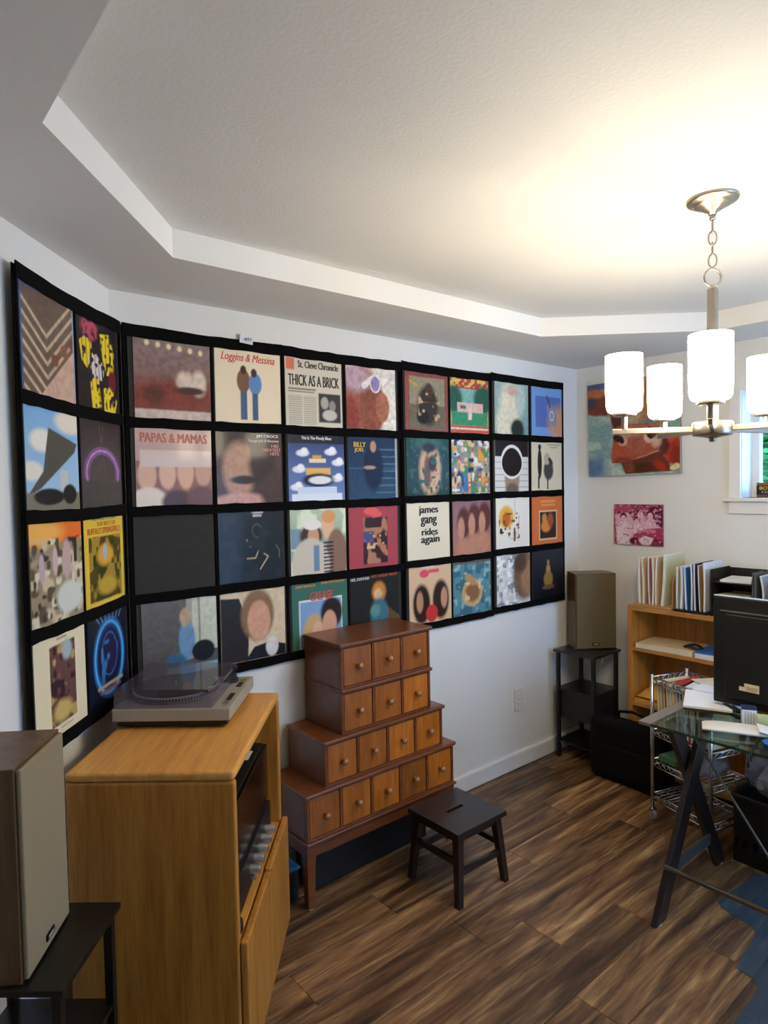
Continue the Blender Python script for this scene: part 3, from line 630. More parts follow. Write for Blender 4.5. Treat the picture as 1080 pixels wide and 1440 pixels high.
SZ = .314
def sleeve(key, img, texts, label, root_loc, rz, wd, ht, tilt=0.):
    o = printed_board('record_sleeve', img, wd, ht, .003, 'print')
    o.location = root_loc; o.rotation_euler = (0, tilt, rz)
    tag(o, label, 'record sleeve', 'record sleeves in the wall displays')
    for (s, cx, cy, h, w_, c, sl) in texts:
        lettering(o, s, cx*wd, (1-cy)*ht, h*ht, w_*wd, c, -.0007, True, sl)
    return o

def band(x0, x1, zc, hh, y0, y1, seed, sag=0., k=14):
    rnd = random.Random(seed); mb = MB(); v = []
    off = [rnd.uniform(-.0022, .0022) for _ in range(k+1)]; off2 = [rnd.uniform(-.0022, .0022) for _ in range(k+1)]
    for i in range(k+1):
        t = i/k; x = x0+(x1-x0)*t; s = -sag*4*t*(1-t)
        v += [(x, y0, zc-hh/2+off[i]+s), (x, y0, zc+hh/2+off2[i]+s), (x, y1, zc+hh/2+off2[i]+s), (x, y1, zc-hh/2+off[i]+s)]
    f = [(4*i+j, 4*i+(j+1) % 4, 4*i+4+(j+1) % 4, 4*i+4+j) for i in range(k) for j in range(4)]+[(3,2,1,0), (4*k, 4*k+1, 4*k+2, 4*k+3)]
    return mb.add(v, f)

def display(loc, rz, wd, label, tops, cols, seed, sag=0., cs=SZ):
    """hanging pocket display: local x along the wall, front towards -Y, floor at z=0"""
    t = empty('record_display', loc, rz); tag(t, label, 'wall display', 'fabric record displays')
    zt, zb = tops[0]+.042, tops[3]-SZ-.034
    MB().box(0, -.006, zb+.004, wd, -.002, zt-.004).build('backing', 'fabric', t)
    for r, top in enumerate(tops):
        for c in cols:
            MB().box(c-.018, -.0085, top-SZ-.004, c+cs+.016, -.0062, top+.004).build('pocket', 'pocket', t)
    zs = [zt-.021]+[(tops[r]-SZ+tops[r+1])/2 for r in range(3)]+[zb+.017]
    hs = [.046, .040, .040, .040, .040]
    for k, (z, h) in enumerate(zip(zs, hs)):
        band(0, wd, z, h, -.0170, -.0132, seed*10+k, sag if k == 0 else sag*.4).build('pocket_band', 'fabric', t)
    e = .006
    MB().box(0, -.0155, zb+.01, e, -.0062, zt-.01).build('edge_strip', 'fabric', t)
    MB().box(wd-e, -.0155, zb+.01, wd, -.0062, zt-.01).build('edge_strip', 'fabric', t)
    m = (cols[0]+cs+cols[1])/2
    MB().box(m-.006, -.0122, zb+.01, m+.006, -.0088, zt-.01).build('centre_strip', 'fabric', t)
    return t

PR = make_prints(84)
CX = [.078, .410, .757, 1.095, 1.478, 1.815, 2.178, 2.528]
ROWS = [2.350, 2.005, 1.662, 1.320]
PX = [(.040, .7405), (.7412, 1.448), (1.453, 2.146), (2.150, 2.860)]
PLAB = ['black fabric record display on the long wall with one empty pocket',
        'black fabric record display hanging directly behind the chest of drawers',
        'black fabric record display holding the cream sleeve with black lowercase words',
        'black fabric record display hanging next to the far corner and the olive speaker']
rj = random.Random(5)
for k, (x0, x1) in enumerate(PX):
    dz = .008*(k-1) if k > 1 else 0.
    tops = [z+dz for z in ROWS]
    display((x0, 0, 0), 0, x1-x0, PLAB[k], tops, [CX[2*k]-x0, CX[2*k+1]-x0], 3+k, .004)
    for r in range(4):
        for c in (2*k, 2*k+1):
            if (r, c) not in PR: continue
            img, tx, lab = PR[r, c]
            jx, jz = rj.uniform(-.004, .004), rj.uniform(-.003, .003)
            sleeve((r, c), img, tx, lab, (CX[c]+jx, -.0122, tops[r]-SZ+jz), 0, SZ, SZ, rj.uniform(-.006, .006))
# angled wall: local x runs from its outer end towards the corner
LW = .672; S0 = .668
def lpos(s, off): return DL*s+NL*off
LR = [2.352, 2.012, 1.674, 1.330]
p0 = lpos(S0, .022)
display((p0.x, p0.y, 0), TH, LW, 'black fabric record display hanging on the short angled wall', LR, [.018, .340], 11, .010, .305)
for r in range(4):
    for c, sx in ((0, .018), (1, .340)):
        img, tx, lab = PR['L', r, c]
        q = lpos(S0-sx, .022+.0122)
        sleeve(('L', r, c), img, tx, lab, (q.x, q.y, LR[r]-SZ), TH, .302, SZ, rj.uniform(-.005, .005))
# little paper tag tucked over the first display's top band
t = empty('paper_tag', (.562, -.02, 2.378)); tag(t, 'small white paper tag clipped on the display top edge', 'tag')
MB().cbox((0, 0, .017), (.062, .0012, .034), 0, .12, .08).build('card', 'paper', t)
lettering(t, '#31', .004, .018, .014, .034, '#3d5a8a', -.004)

# ------------------------------------------------------------------ pictures on the far wall
def cow_canvas():
    i = Img(110, ('#93ada6', '#a6bfb2'), 51).blot(6,'#84a3a0',.5).blot(9,'#b4c8b8',.6).r(0,0,.6,.07,'#67749a',.7).e(.06,.02,.12,.08,'#4f5f8a',.7).e(.97,.5,.12,.3,'#7fa79c',.6)
    i.e(.06,.92,.16,.13,'#5f7a9c',.9).blot(16,'#4f6c94',.62,(0,.78,.2,1))
    i.e(.08,.2,.2,.14,'#7a4a38',.12,1,.35).e(.06,.11,.16,.05,'#c07446',.7).e(.04,.2,.08,.06,'#4d4a56',.7).e(.16,.3,.1,.04,'#7d3f38',.6,1,.5)
    i.p([(.26,.34),(.4,.05),(.8,.06),(.84,.4),(.8,.55),(.6,.62),(.38,.62),(.3,.5)],'#a8724e').e(.5,.36,.12,.12,'#b9aa86',.5).e(.48,.12,.14,.16,'#b58a5a',.7).e(.35,.4,.08,.13,'#5f352c',.35).e(.7,.2,.12,.2,'#b07a58',.7).e(.7,.46,.1,.03,'#7d7f8a',.6)
    i.e(.9,.72,.105,.18,'#b8402a',.1).e(.97,.84,.07,.14,'#8a2c22',.7).e(.88,.64,.07,.05,'#c9583c',.7).e(.84,.72,.06,.09,'#5f3228',.5)
    i.p([(.38,.87),(.58,.82),(.79,.77),(.88,.87),(.93,.975),(.43,.99)],'#6b3526').e(.6,.93,.16,.05,'#4f2b1c',.7).e(.8,.92,.07,.04,'#a83222',.6,1,.6).e(.47,.92,.06,.06,'#7d4430',.6)
    i.p([(.31,.5),(.27,.8),(.28,.87),(.44,.865),(.6,.825),(.78,.765),(.82,.64),(.79,.57),(.68,.48),(.4,.47)],'#a4543e').e(.5,.57,.13,.07,'#cd9a86',.7).e(.56,.68,.16,.1,'#a85f4c',.7).e(.36,.74,.07,.09,'#b5553a',.7).e(.4,.84,.1,.03,'#8a4032',.6).e(.765,.66,.055,.07,'#cfa892',.6).e(.6,.53,.1,.04,'#b5765c',.7)
    i.ln([(.55,.83),(.66,.805),(.76,.765)],.010,'#c99c88',.7)
    i.e(.405,.645,.05,.05,'#d9a692',.3).e(.355,.61,.065,.036,'#3b1f19',.25,1,.35).e(.39,.635,.035,.028,'#3b1f19',.3,1,.9)
    i.e(.69,.62,.055,.06,'#dcb3a0',.25).e(.705,.58,.042,.062,'#33191a',.2,1,-.15).e(.74,.58,.03,.05,'#5f3a30',.4)
    i.e(.965,.93,.04,.03,'#d8cc98',.4).e(.93,.945,.03,.025,'#d8cc98',.4)
    return i.grain(.16, 44)
o = printed_board('cow_painting', cow_canvas(), .61, .598, .028, 'canvas')
o.location = (XF-.031, -.106, 1.794); o.rotation_euler = (0, -.012, -PI/2)
tag(o, 'square canvas painting of a red brown cow muzzle on teal', 'painting')
def family_photo():
    i = Img(100, '#8f2c4a', 52, 80).blot(9,'#b05a74',.55).blot(14,'#6d1c36',.62).r(.78,.05,1,.55,'#5a1f3c',.7).blot(18,'#d8a0ae',.74,(0,0,1,.3)).e(.2,.1,.25,.08,'#b04a66',.6)
    i.p([(.02,.25),(.3,.2),(.42,.4),(.4,1),(.1,1),(.03,.6)],'#d9aab4').e(.2,.78,.15,.36,'#ead2d2',.25).e(.38,.62,.16,.12,'#e2bcc4',.35)
    i.e(.55,.44,.13,.2,'#d9a6b4',.3).e(.75,.52,.12,.2,'#e0b4c0',.25).e(.48,.62,.12,.13,'#e8c8cc',.25).e(.86,.56,.1,.05,'#dca8b6',.3)
    for cx, cy, rx, ry in ((.2,.35,.055,.1),(.475,.42,.05,.085),(.555,.24,.058,.1),(.75,.27,.055,.09)):
        i.e(cx,cy-.045,rx*1.25,ry*1.0,'#5c1a34',.25).e(cx,cy+.015,rx,ry*.92,'#e6bcc4',.2).e(cx-.018,cy,.008,.01,'#9a4a62',.5).e(cx+.018,cy,.008,.01,'#9a4a62',.5).e(cx,cy+.055,.018,.008,'#b0607a',.5)
    i.p([(.4,.74),(.66,.6),(.95,.56),(1,.62),(1,.85),(.82,.8),(.66,.74),(.45,.84)],'#a83a5c').e(.75,.64,.1,.05,'#c9737a',.6).p([(.5,.86),(.65,.76),(.82,.82),(.75,.98),(.58,.98)],'#e6c6ca').e(.42,.9,.1,.09,'#5a1830',.5).blot(20,'#c98a9a',.7)
    return i.grain(.14, 36)
o = printed_board('family_photograph', family_photo(), .325, .255, .012, 'canvas')
o.location = (XF-.016, -.278, 1.358); o.rotation_euler = (0, 0, -PI/2)
tag(o, 'pink tinted photograph of seated children below the cow painting', 'photograph')

# wall outlet
t = empty('wall_outlet', (2.384, -.001, .352)); tag(t, 'white electrical outlet on the long wall above the baseboard', 'outlet')
MB().box(-.041, -.006, 0, .041, 0, .138).build('plate', 'white', t, .002)
for z in (.042, .096):
    rc = MB().box(-.017, -.0085, z-.014, .017, -.006, z+.014).build('receptacle', 'trim', t, .003)
    MB().box(-.008, -.0089, z-.006, -.006, -.0086, z+.006).box(.006, -.0089, z-.006, .008, -.0086, z+.006).build('slot', 'black', rc)
MB().cyl((0, -.0075, .069), (0, -.006, .069), .003, 8).build('screw', 'silver', t)

# book standing on the window sill
t = empty('standing_book', (XF+.05, -1.105, 1.6545), -PI/2); tag(t, 'dark book with yellow lettering standing on the window sill', 'book')
MB().box(0, 0, 0, .2, .022, .082).build('cover', 'browncard', t, .001)
MB().box(-.0005, -.0012, .016, .2005, -.0002, .066).build('dark_band', 'black', t)
lettering(t, 'BOY', .045, .052, .018, .06, '#e0b82e', -.002)
lettering(t, 'COP', .05, .03, .012, .05, '#cfcac2', -.002)

# ------------------------------------------------------------------ chandelier
def chandelier():
    c = (1.27, -1.661, 0)
    t = empty('chandelier', c); tag(t, 'brushed nickel chandelier with five lit white glass shades', 'chandelier')
    MB().lathe([(.0, ZT-.048), (.011, ZT-.048), (.014, ZT-.04), (.024, ZT-.035), (.036, ZT-.025), (.044, ZT-.022), (.050, ZT-.021), (.053, ZT-.017), (.056, ZT-.014), (.066, ZT-.012), (.072, ZT-.009), (.074, ZT-.005), (.074, ZT-.001), (0, ZT-.001)], 36).build('canopy', 'nickel', t, smooth=True)
    MB().cyl((0, 0, ZT-.062), (0, 0, ZT-.045), .009, 12).build('canopy_nut', 'nickel', t, smooth=True)
    z = ZT-.062; k = 0
    ln_, wd = .042, .0115
    while z-ln_ > 2.385:
        pts = []
        for j in range(16):
            a = 2*PI*j/16; u, v_ = wd*math.cos(a), (ln_/2)*math.sin(a)
            ang = .5+(PI/2 if k % 2 else 0)
            pts.append((u*math.cos(ang), u*math.sin(ang), z-ln_/2+v_))
        MB().tube(pts, .0026, 6, True).build('chain_link', 'nickel', t, smooth=True)
        z -= ln_-.008; k += 1
    MB().tube([(.026*math.cos(a)*math.cos(-.7), .026*math.cos(a)*math.sin(-.7), 2.374+.026*math.sin(a)) for a in [2*PI*j/28 for j in range(28)]], .0032, 6, True).build('hanging_ring', 'nickel', t, smooth=True)
    MB().lathe([(0, 2.348), (.008, 2.348), (.012, 2.342), (.016, 2.338), (.016, 1.93), (0, 1.93)], 20).build('stem', 'nickel', t, smooth=False)
    MB().lathe([(0, 1.872), (.009, 1.873), (.011, 1.884), (.03, 1.888), (.056, 1.892), (.060, 1.9), (.060, 1.926), (.056, 1.933), (.03, 1.937), (0, 1.938)], 30).build('hub', 'nickel', t, .001, smooth=True)
    r = .26
    for q in range(5):
        a = math.radians(202.5-72*q); d = Vector((math.cos(a), math.sin(a), 0)); b = d*r
        arm = MB().bar(d*.045+Vector((0, 0, 1.912)), d*(r+.038)+Vector((0, 0, 1.912)), .012, .017).build('arm', 'nickel', t, .002)
        MB().cyl((b.x, b.y, 1.919), (b.x, b.y, 1.962), .0095, 12).build('socket_stem', 'nickel', arm, smooth=False)
        MB().lathe([(0, 1.96), (.034, 1.96), (.036, 1.964), (.036, 1.972), (0, 1.972)], 24, (b.x, b.y, 0)).build('shade_cup', 'nickel', arm, smooth=False)
        pr_ = [(.030, 1.9725), (.043, 1.9725), (.050, 1.977), (.054, 1.987), (.056, 2.03), (.056, 2.151), (.0535, 2.151), (.0535, 2.03), (.0515, 1.99), (.047, 1.981), (.030, 1.977)]
        so_ = MB().lathe(pr_, 32, (b.x, b.y, 0)).build('shade', 'shade', arm, smooth=True)
        so_.data.materials.append(M['opal'])
        for pi_, pl_ in enumerate(so_.data.polygons):
            if pi_//32 >= 6: pl_.material_index = 1
        ld = bpy.data.lights.new('bulb', 'POINT'); ld.energy = BULB_W; ld.color = (1.0, .84, .66); ld.shadow_soft_size = .022
        lo = bpy.data.objects.new('bulb', ld); COL.objects.link(lo); lo.parent = arm; lo.location = (b.x, b.y, 2.088)
chandelier()

# ------------------------------------------------------------------ stepped apothecary chest
def chest():
    t = empty('apothecary_chest', (1.045, -.17, 0)); tag(t, 'cherry stained stepped chest with fifteen small drawers', 'chest of drawers')
    ox, oy = 1.045, -.17
    def P(mb, name, mat, bev=.002, parent=t):
        o = mb.build(name, mat, parent, bev)
        if parent is t: o.location = (-ox, -oy, 0)
        return o
    tiers = [(.616, 1.474, .292, .492, -.322, 5), (.718, 1.410, .492, .688, -.314, 4), (.816, 1.342, .688, .885, -.306, 3), (.816, 1.342, .885, 1.083, -.306, 3)]
    YB = -.022
    for k, (x0, x1, z0, z1, yf, n) in enumerate(tiers):
        P(MB().box(x0, yf+.02, z0, x1, YB, z1-.016), 'case', 'chest')
        th = .017
        ov = .010 if k != 2 else .006
        P(MB().box(x0-ov, yf-.012, z1-th, x1+ov, YB, z1), 'tier_top', 'chest', .005)
        fr = .013
        m = MB()
        m.box(x0, yf, z0, x0+fr, yf+.02, z1-th); m.box(x1-fr, yf, z0, x1, yf+.02, z1-th)
        m.box(x0+fr, yf, z0, x1-fr, yf+.02, z0+.008); m.box(x0+fr, yf, z1-th-.006, x1-fr, yf+.02, z1-th)
        W = (x1-x0-2*fr-(n-1)*fr)/n
        for j in range(1, n):
            xx = x0+fr+j*(W+fr)-fr; m.box(xx, yf, z0+.008, xx+fr, yf+.02, z1-th-.006)
        P(m, 'face_frame', 'chest', .0015)
        for j in range(n):
            xa = x0+fr+j*(W+fr); g = .0025
            dz0, dz1 = z0+.008+g, z1-th-.006-g
            cx, cz = xa+W/2, (dz0+dz1)/2
            mb = MB().box(-W/2+g, -.009, -(dz1-dz0)/2, W/2-g, .009, (dz1-dz0)/2)
            d = mb.build('drawer', 'drawer', t, .0025); d.location = (cx-ox, yf+.011-oy, cz)
            kn = MB(); prof = [(0, 0), (.0075, 0), (.0065, .009), (.0085, .014), (.0138, .019), (.0148, .024), (.011, .030), (0, .032)]
            kn.lathe(prof, 14)
            kn.v = [(x, -z-.0088, y_) for x, y_, z in kn.v]
            kn.build('knob', 'knob', d, smooth=True)
    P(MB().box(.606, -.334, .280, 1.484, YB, .292), 'base_moulding', 'chest', .004)
    P(MB().box(.62, -.318, .222, 1.47, -.30, .28), 'apron', 'chest', .003)
    P(MB().box(.62, -.30, .222, .636, -.03, .28), 'apron', 'chest', .002)
    P(MB().box(1.454, -.30, .222, 1.47, -.03, .28), 'apron', 'chest', .002)
    for lx in (.612, 1.43):
        for ly in (-.322, -.07):
            x0, x1, y0, y1 = lx, lx+.048, ly, ly+.048
            i = .008
            P(MB().hexa([(x0+i, y0+i, .004), (x1-i, y0+i, .004), (x1-i, y1-i, .004), (x0+i, y1-i, .004)], [(x0, y0, .28), (x1, y0, .28), (x1, y1, .28), (x0, y1, .28)]), 'leg', 'chest', .003)
            P(MB().cyl(((x0+x1)/2, (y0+y1)/2, 0), ((x0+x1)/2, (y0+y1)/2, .004), .014, 12), 'foot_pad', 'white', 0)
chest()
# storage boxes on the floor beneath the chest
t = empty('storage_box', (.568, -.145, 0)); tag(t, 'dark storage box with bright blue lid on floor beside the chest leg', 'box')
MB().box(-.06, -.068, 0, .07, .06, .130).build('body', 'darkbin', t, .006)
MB().box(-.066, -.075, .130, .077, .066, .146).build('lid', 'bluelid', t, .010, 3)
t = empty('storage_bin', (1.05, -.135, 0)); tag(t, 'long black storage bin pushed under the chest of drawers', 'bin')
MB().box(-.34, -.075, 0, .34, .065, .17).build('body', 'black', t, .008)
MB().box(-.346, -.080, .17, .346, .070, .185).build('lid', 'darkbin', t, .004)

# ------------------------------------------------------------------ step stool
def stool():
    t = empty('step_stool', (1.247, -.563, 0)); tag(t, 'dark espresso wooden step stool with hand slot', 'stool')
    h, a = .315, .154
    sl, sw = .05, .009
    m = MB(); z0, z1 = h-.021, h
    m.box(-a, -a, z0, a, -sw+.012, z1); m.box(-a, sw+.012, z0, a, a, z1); m.box(-a, -sw+.012, z0, -sl, sw+.012, z1); m.box(sl, -sw+.012, z0, a, sw+.012, z1)
    top = m.build('seat', 'espresso', t)
    bm = bmesh.new(); bm.from_mesh(top.data); bmesh.ops.remove_doubles(bm, verts=bm.verts, dist=1e-5); bm.to_mesh(top.data); bm.free()
    ft, tp = .146, .118
    for sx in (-1, 1):
        for sy in (-1, 1):
            m = MB(); w0, w1 = .014, .018
            def sq(cx, cy, w_, z): return [(cx-w_, cy-w_, z), (cx+w_, cy-w_, z), (cx+w_, cy+w_, z), (cx-w_, cy+w_, z)]
            m.hexa(sq(sx*ft, sy*ft, w0, 0), sq(sx*tp, sy*tp, w1, z0)); m.build('leg', 'espresso', t, .002)
    def at(z): return ft+(tp-ft)*z/z0
    q = at(.135)
    for sy in (-1, 1): MB().bar((-q, sy*q, .135), (q, sy*q, .135), .018, .026).build('stretcher', 'espresso', t, .002)
    q = at(.175)
    for sx in (-1, 1): MB().bar((sx*q, -q, .175), (sx*q, q, .175), .018, .026).build('stretcher', 'espresso', t, .002)
    q = at(.275)
    for s in (-1, 1):
        MB().bar((-q, s*q, .275), (q, s*q, .275), .016, .034).build('apron', 'espresso', t, .002)
        MB().bar((s*q, -q, .275), (s*q, q, .275), .016, .034).build('apron', 'espresso', t, .002)
stool()

# ------------------------------------------------------------------ oak stereo cabinet (local x: back to front, local y: along the wall)
CA = math.radians(-40.7)
CO = Vector((-.353, -.577, 0))
def cab(x, y): 
    return CO+Vector((x*math.cos(CA)-y*math.sin(CA), x*math.sin(CA)+y*math.cos(CA), 0))
CW, CLN, CH = .485, .72, .96
def cabinet():
    t = empty('stereo_cabinet', CO, CA); tag(t, 'honey oak stereo cabinet with rounded edges under the turntable', 'cabinet')
    th = .028; sh = .455
    MB().box(0, 0, 0, CW, th, CH-.03).build('side_panel', 'oak', t, .008, 3)
    MB().box(0, CLN-th, 0, CW, CLN, CH-.03).build('side_panel', 'oak', t, .008, 3)
    MB().box(0, 0, CH-.03, CW, CLN, CH).build('top', 'oaktop', t, .012, 4)
    MB().box(.004, th, .05, .012, CLN-th, CH-.03).build('back_panel', 'oak', t)
    MB().box(.012, th, sh-.022, CW-.004, CLN-th, sh).build('shelf', 'oaktop', t, .002)
    MB().box(.012, th, .05, CW-.03, CLN-th, .07).build('bottom', 'oak', t)
    MB().box(CW-.05, th, 0, CW-.035, CLN-th, .05).build('kick_board', 'oak', t)
    dx0, dx1 = CW+.0015, CW+.024
    m = CLN/2
    d = MB().box(dx0, .006, .055, dx1, m-.0015, sh+.004).build('door', 'oak', t, .006, 3)
    MB().box(CW-.012, .0285, sh-.085, CW+.0012, .05, sh-.035).build('hinge', 'black', d, .002)
    MB().box(dx0, m+.0015, .055, dx1, CLN-.002, sh+.012).build('door', 'oak', t, .006, 3)
cabinet()
# stereo equipment in its open bay
def receiver():
    q = cab(.13, .10); t = empty('stereo_receiver', (q.x, q.y, .4555), CA); tag(t, 'black stereo receiver with silver knobs on the cabinet shelf', 'receiver')
    MB().box(0, 0, .012, .325, .50, .135).build('case', 'black', t, .004)
    MB().box(.325, 0, .014, .334, .50, .133).build('face_panel', 'black', t, .002)
    for yy in (.03, .47):
        for xx in (.03, .30): MB().cyl((xx, yy, 0), (xx, yy, .012), .014, 12).build('foot', 'black', t)
    for k in range(5): MB().cyl((.334, .15+.062*k, .075), (.368, .15+.062*k, .075), .015, 16, .0145).build('knob', 'silverknob', t, .001)
    for k in range(8): MB().cyl((.334, .16+.036*k, .038), (.350, .16+.036*k, .038), .006, 10).build('button', 'silverknob', t)
receiver()
def component():
    q = cab(.11, .09); t = empty('black_component', (q.x, q.y, .5925), CA); tag(t, 'tall black audio component with white sticker stacked on the receiver', 'audio component')
    MB().box(0, 0, 0, .33, .52, .21).build('case', 'black', t, .004)
    MB().box(.33, 0, .004, .345, .52, .206).build('smoked_front', 'record', t, .003)
    MB().box(.27, .36, .2102, .31, .44, .2112).build('sticker', 'white', t)
component()
o = MB().lathe([(0, 0), (.03, 0), (.032, .006), (.03, .03), (.012, .034), (0, .034)], 18).build('small_black_jar', 'black', smooth=True)
q = cab(.452, .06); o.location = (q.x, q.y, .4555); tag(o, 'small round black knob lying on the cabinet shelf edge', 'knob')

# ------------------------------------------------------------------ turntable on the cabinet
def turntable():
    q = cab(-.004, .332); t = empty('turntable', (q.x, q.y, CH), CA); tag(t, 'silver turntable with smoked dust cover on the oak cabinet', 'turntable')
    W, D = .395, .372           # local x (towards cabinet front), local y (along the wall)
    MB().box(.012, .012, .008, W-.012, D-.012, .026).build('base', 'black', t, .003)
    for x in (.05, W-.05):
        for y_ in (.05, D-.05): MB().cyl((x, y_, 0), (x, y_, .009), .018, 14).build('foot', 'black', t)
    MB().box(0, 0, .026, W, D, .068).build('plinth', 'silver', t, .004)
    px, py, pr_ = .155, .188, .148
    MB().lathe([(0, .068), (pr_-.008, .068), (pr_, .074), (pr_, .088), (pr_-.006, .091), (0, .091)], 64, (px, py, 0)).build('platter', 'silver', t, smooth=False)
    m = MB()
    for k in range(90):
        a = 2*PI*k/90
        m.cbox((px+(pr_+.0004)*math.cos(a), py+(pr_+.0004)*math.sin(a), .081), (.0014, .0052, .010), a)
    m.build('strobe_dots', 'black', t)
    MB().lathe([(0, .0912), (pr_-.006, .0912), (pr_-.006, .0945), (0, .0945)], 64, (px, py, 0)).build('platter_mat', 'vinyl', t)
    MB().cyl((px, py, .09), (px, py, .108), .0035, 10).build('spindle', 'nickel', t)
    bx, by = .325, .305
    MB().lathe([(0, .068), (.028, .068), (.028, .08), (.018, .084), (.018, .1), (0, .1)], 24, (bx, by, 0)).build('tonearm_base', 'black', t, smooth=False)
    MB().tube([(bx, by+.035, .108), (bx, by, .108), (bx, by-.1, .106), (bx-.012, by-.17, .104), (bx-.03, by-.2, .102)], .0042, 8).build('tonearm', 'nickel', t, smooth=True)
    MB().cyl((bx, by+.03, .108), (bx, by+.058, .108), .012, 14).build('counterweight', 'black', t)
    MB().cbox((bx-.036, by-.21, .1), (.018, .03, .008), .3).build('headshell', 'black', t, .002)
    # control strip along the front edge
    for k, (y0, y1) in enumerate(((.04, .07), (.085, .16), (.235, .29), (.31, .335))):
        MB().box(W-.036, y0, .068, W-.018, y1, .0705 if k != 1 else .0695).build('control_button', 'black' if k in (1, 2) else 'nickel', t, .001)
    # dust cover, hinged at the back, open underneath
    x1, z0, z1, e = .335, .069, .128, .003
    s = .012
    m = MB()
    bo = [(.004, .004), (x1, .004), (x1, D-.004), (.004, D-.004)]; to = [(.004, .004+s), (x1-s, .004+s), (x1-s, D-.004-s), (.004, D-.004-s)]
    v = [(x, y_, z0) for x, y_ in bo]+[(x, y_, z1) for x, y_ in to]
    m.add(v, [(0,1,5,4), (1,2,6,5), (2,3,7,6), (3,0,4,7), (4,5,6,7)])
    dc = m.build('dust_cover', 'smoke', t)
    md = dc.modifiers.new('solid', 'SOLIDIFY'); md.thickness = .0025
turntable()

# ------------------------------------------------------------------ loudspeakers and their stands
def speaker(loc, rz, wd, ht, dp, label, grille):
    """local x along the front, front faces -Y"""
    t = empty('loudspeaker', loc, rz); tag(t, label, 'speaker', 'bookshelf loudspeakers on black stands')
    MB().box(0, .012, 0, wd, dp, ht).build('cabinet', 'walnut', t, .002)
    MB().box(.006, 0, .006, wd-.006, .012, ht-.006).build('grille', grille, t, .004)
    b = MB().box(wd*.40, -.0035, .026, wd*.57, 0, .042).build('badge', 'badge', t, .001)
    MB().box(wd*.43, -.0042, .0315, wd*.54, -.0036, .0365).build('badge_print', 'badgeline', b)
def stand(loc, rz, a, h, label, box=True):
    t = empty('speaker_stand', loc, rz); tag(t, label, 'stand', 'black speaker stands')
    MB().box(0, 0, h-.016, a, a, h).build('top', 'blackboard', t, .002)
    w_ = .022
    for x in (.012, a-.012-w_):
        for y_ in (.012, a-.012-w_): MB().box(x, y_, 0, x+w_, y_+w_, h-.016).build('leg', 'blackmetal', t, .002)
    MB().box(.015, .015, .10, a-.015, a-.015, .112).build('shelf', 'blackboard', t)
    MB().box(.015, .015, h*.63, a-.015, a-.015, h*.63+.012).build('shelf', 'blackboard', t)
    for y_ in (.018, a-.018): MB().cyl((.02, y_, h*.42), (a-.02, y_, h*.42), .006, 8).build('rail', 'blackmetal', t)
    if box:
        MB().box(.03, .02, h*.375, a-.03, a-.03, h*.63).build('hanging_drawer', 'black', t, .003)
SH = .695
stand((2.672, -.352, 0), 0, .300, SH, 'black corner stand under the olive fronted speaker by the far wall')
speaker((2.752, -.170, SH), math.radians(-38), .262, .482, .172, 'walnut speaker with olive grille in the far corner', 'grille_olive')
an = math.radians(55.2)
sp = Vector((-.540, -1.01, SH))
speaker(sp, an, .240, .472, .175, 'walnut speaker with pale tan grille beside the oak cabinet', 'grille_tan')
stand((-.588, -1.125, 0), math.radians(-40.7), .0, SH, '', False) if False else None
ls = Vector((-.292, -.850, 0))     # far right corner of the other stand's top
ca, sa = math.cos(CA), math.sin(CA)
stand((ls.x-.30*ca+.30*sa, ls.y-.30*sa-.30*ca, 0), CA, .30, SH, 'black stand under the tan fronted speaker beside the oak cabinet')

# ------------------------------------------------------------------ black bag on the floor
def bag():
    t = empty('black_bag', (2.665, -.60, 0)); tag(t, 'black soft travel bag on the floor between stand and wire cart', 'bag')
    o = MB().box(-.075, -.24, 0, .06, .25, .37).build('body', 'blackfab', t, .05, 5)
    MB().box(-.088, -.18, .05, -.07, .18, .22).build('front_pocket', 'blackfab', t, .012, 3)
    MB().tube([(0, -.09, .36), (0, -.08, .41), (0, 0, .425), (0, .08, .41), (0, .09, .36)], .009, 8).build('handle', 'blackfab', t, smooth=True)
bag()

# ------------------------------------------------------------------ bookcase
BX0, BX1, BY0, BY1, BZ = 2.745, 3.022, -1.50, -.527, 1.03
def bookcase():
    t = empty('bookcase', (BX0, BY0, 0)); tag(t, 'low light oak bookcase standing along the far wall', 'bookcase')
    L, Dp = BY1-BY0, BX1-BX0; th = .03
    MB().box(0, L-th, 0, Dp, L, BZ).build('side_panel', 'oak', t, .002)
    MB().box(0, 0, 0, Dp, th, BZ).build('side_panel', 'oak', t, .002)
    MB().box(-.004, th, BZ-.028, Dp, L-th, BZ-.002).build('top', 'shelfoak', t, .002)
    MB().box(0, th, .785-.02, Dp, L-th, .785).build('shelf', 'shelfoak', t, .001)
    MB().box(0, th, .46-.02, Dp, L-th, .46).build('shelf', 'shelfoak', t, .001)
    MB().box(0, th, .06, Dp, L-th, .08).build('bottom', 'shelfoak', t, .001)
    MB().box(Dp-.008, th, .08, Dp, L-th, BZ-.03).build('back_panel', 'oak', t)
bookcase()
def slab(name, label, cat, group, loc, dims, mat, rz=0., bev=.001):
    o = MB().box(-dims[0]/2, -dims[1]/2, 0, dims[0]/2, dims[1]/2, dims[2]).build(name, mat, None, bev); o.location = loc; o.rotation_euler = (0, 0, rz)
    return tag(o, label, cat, group)
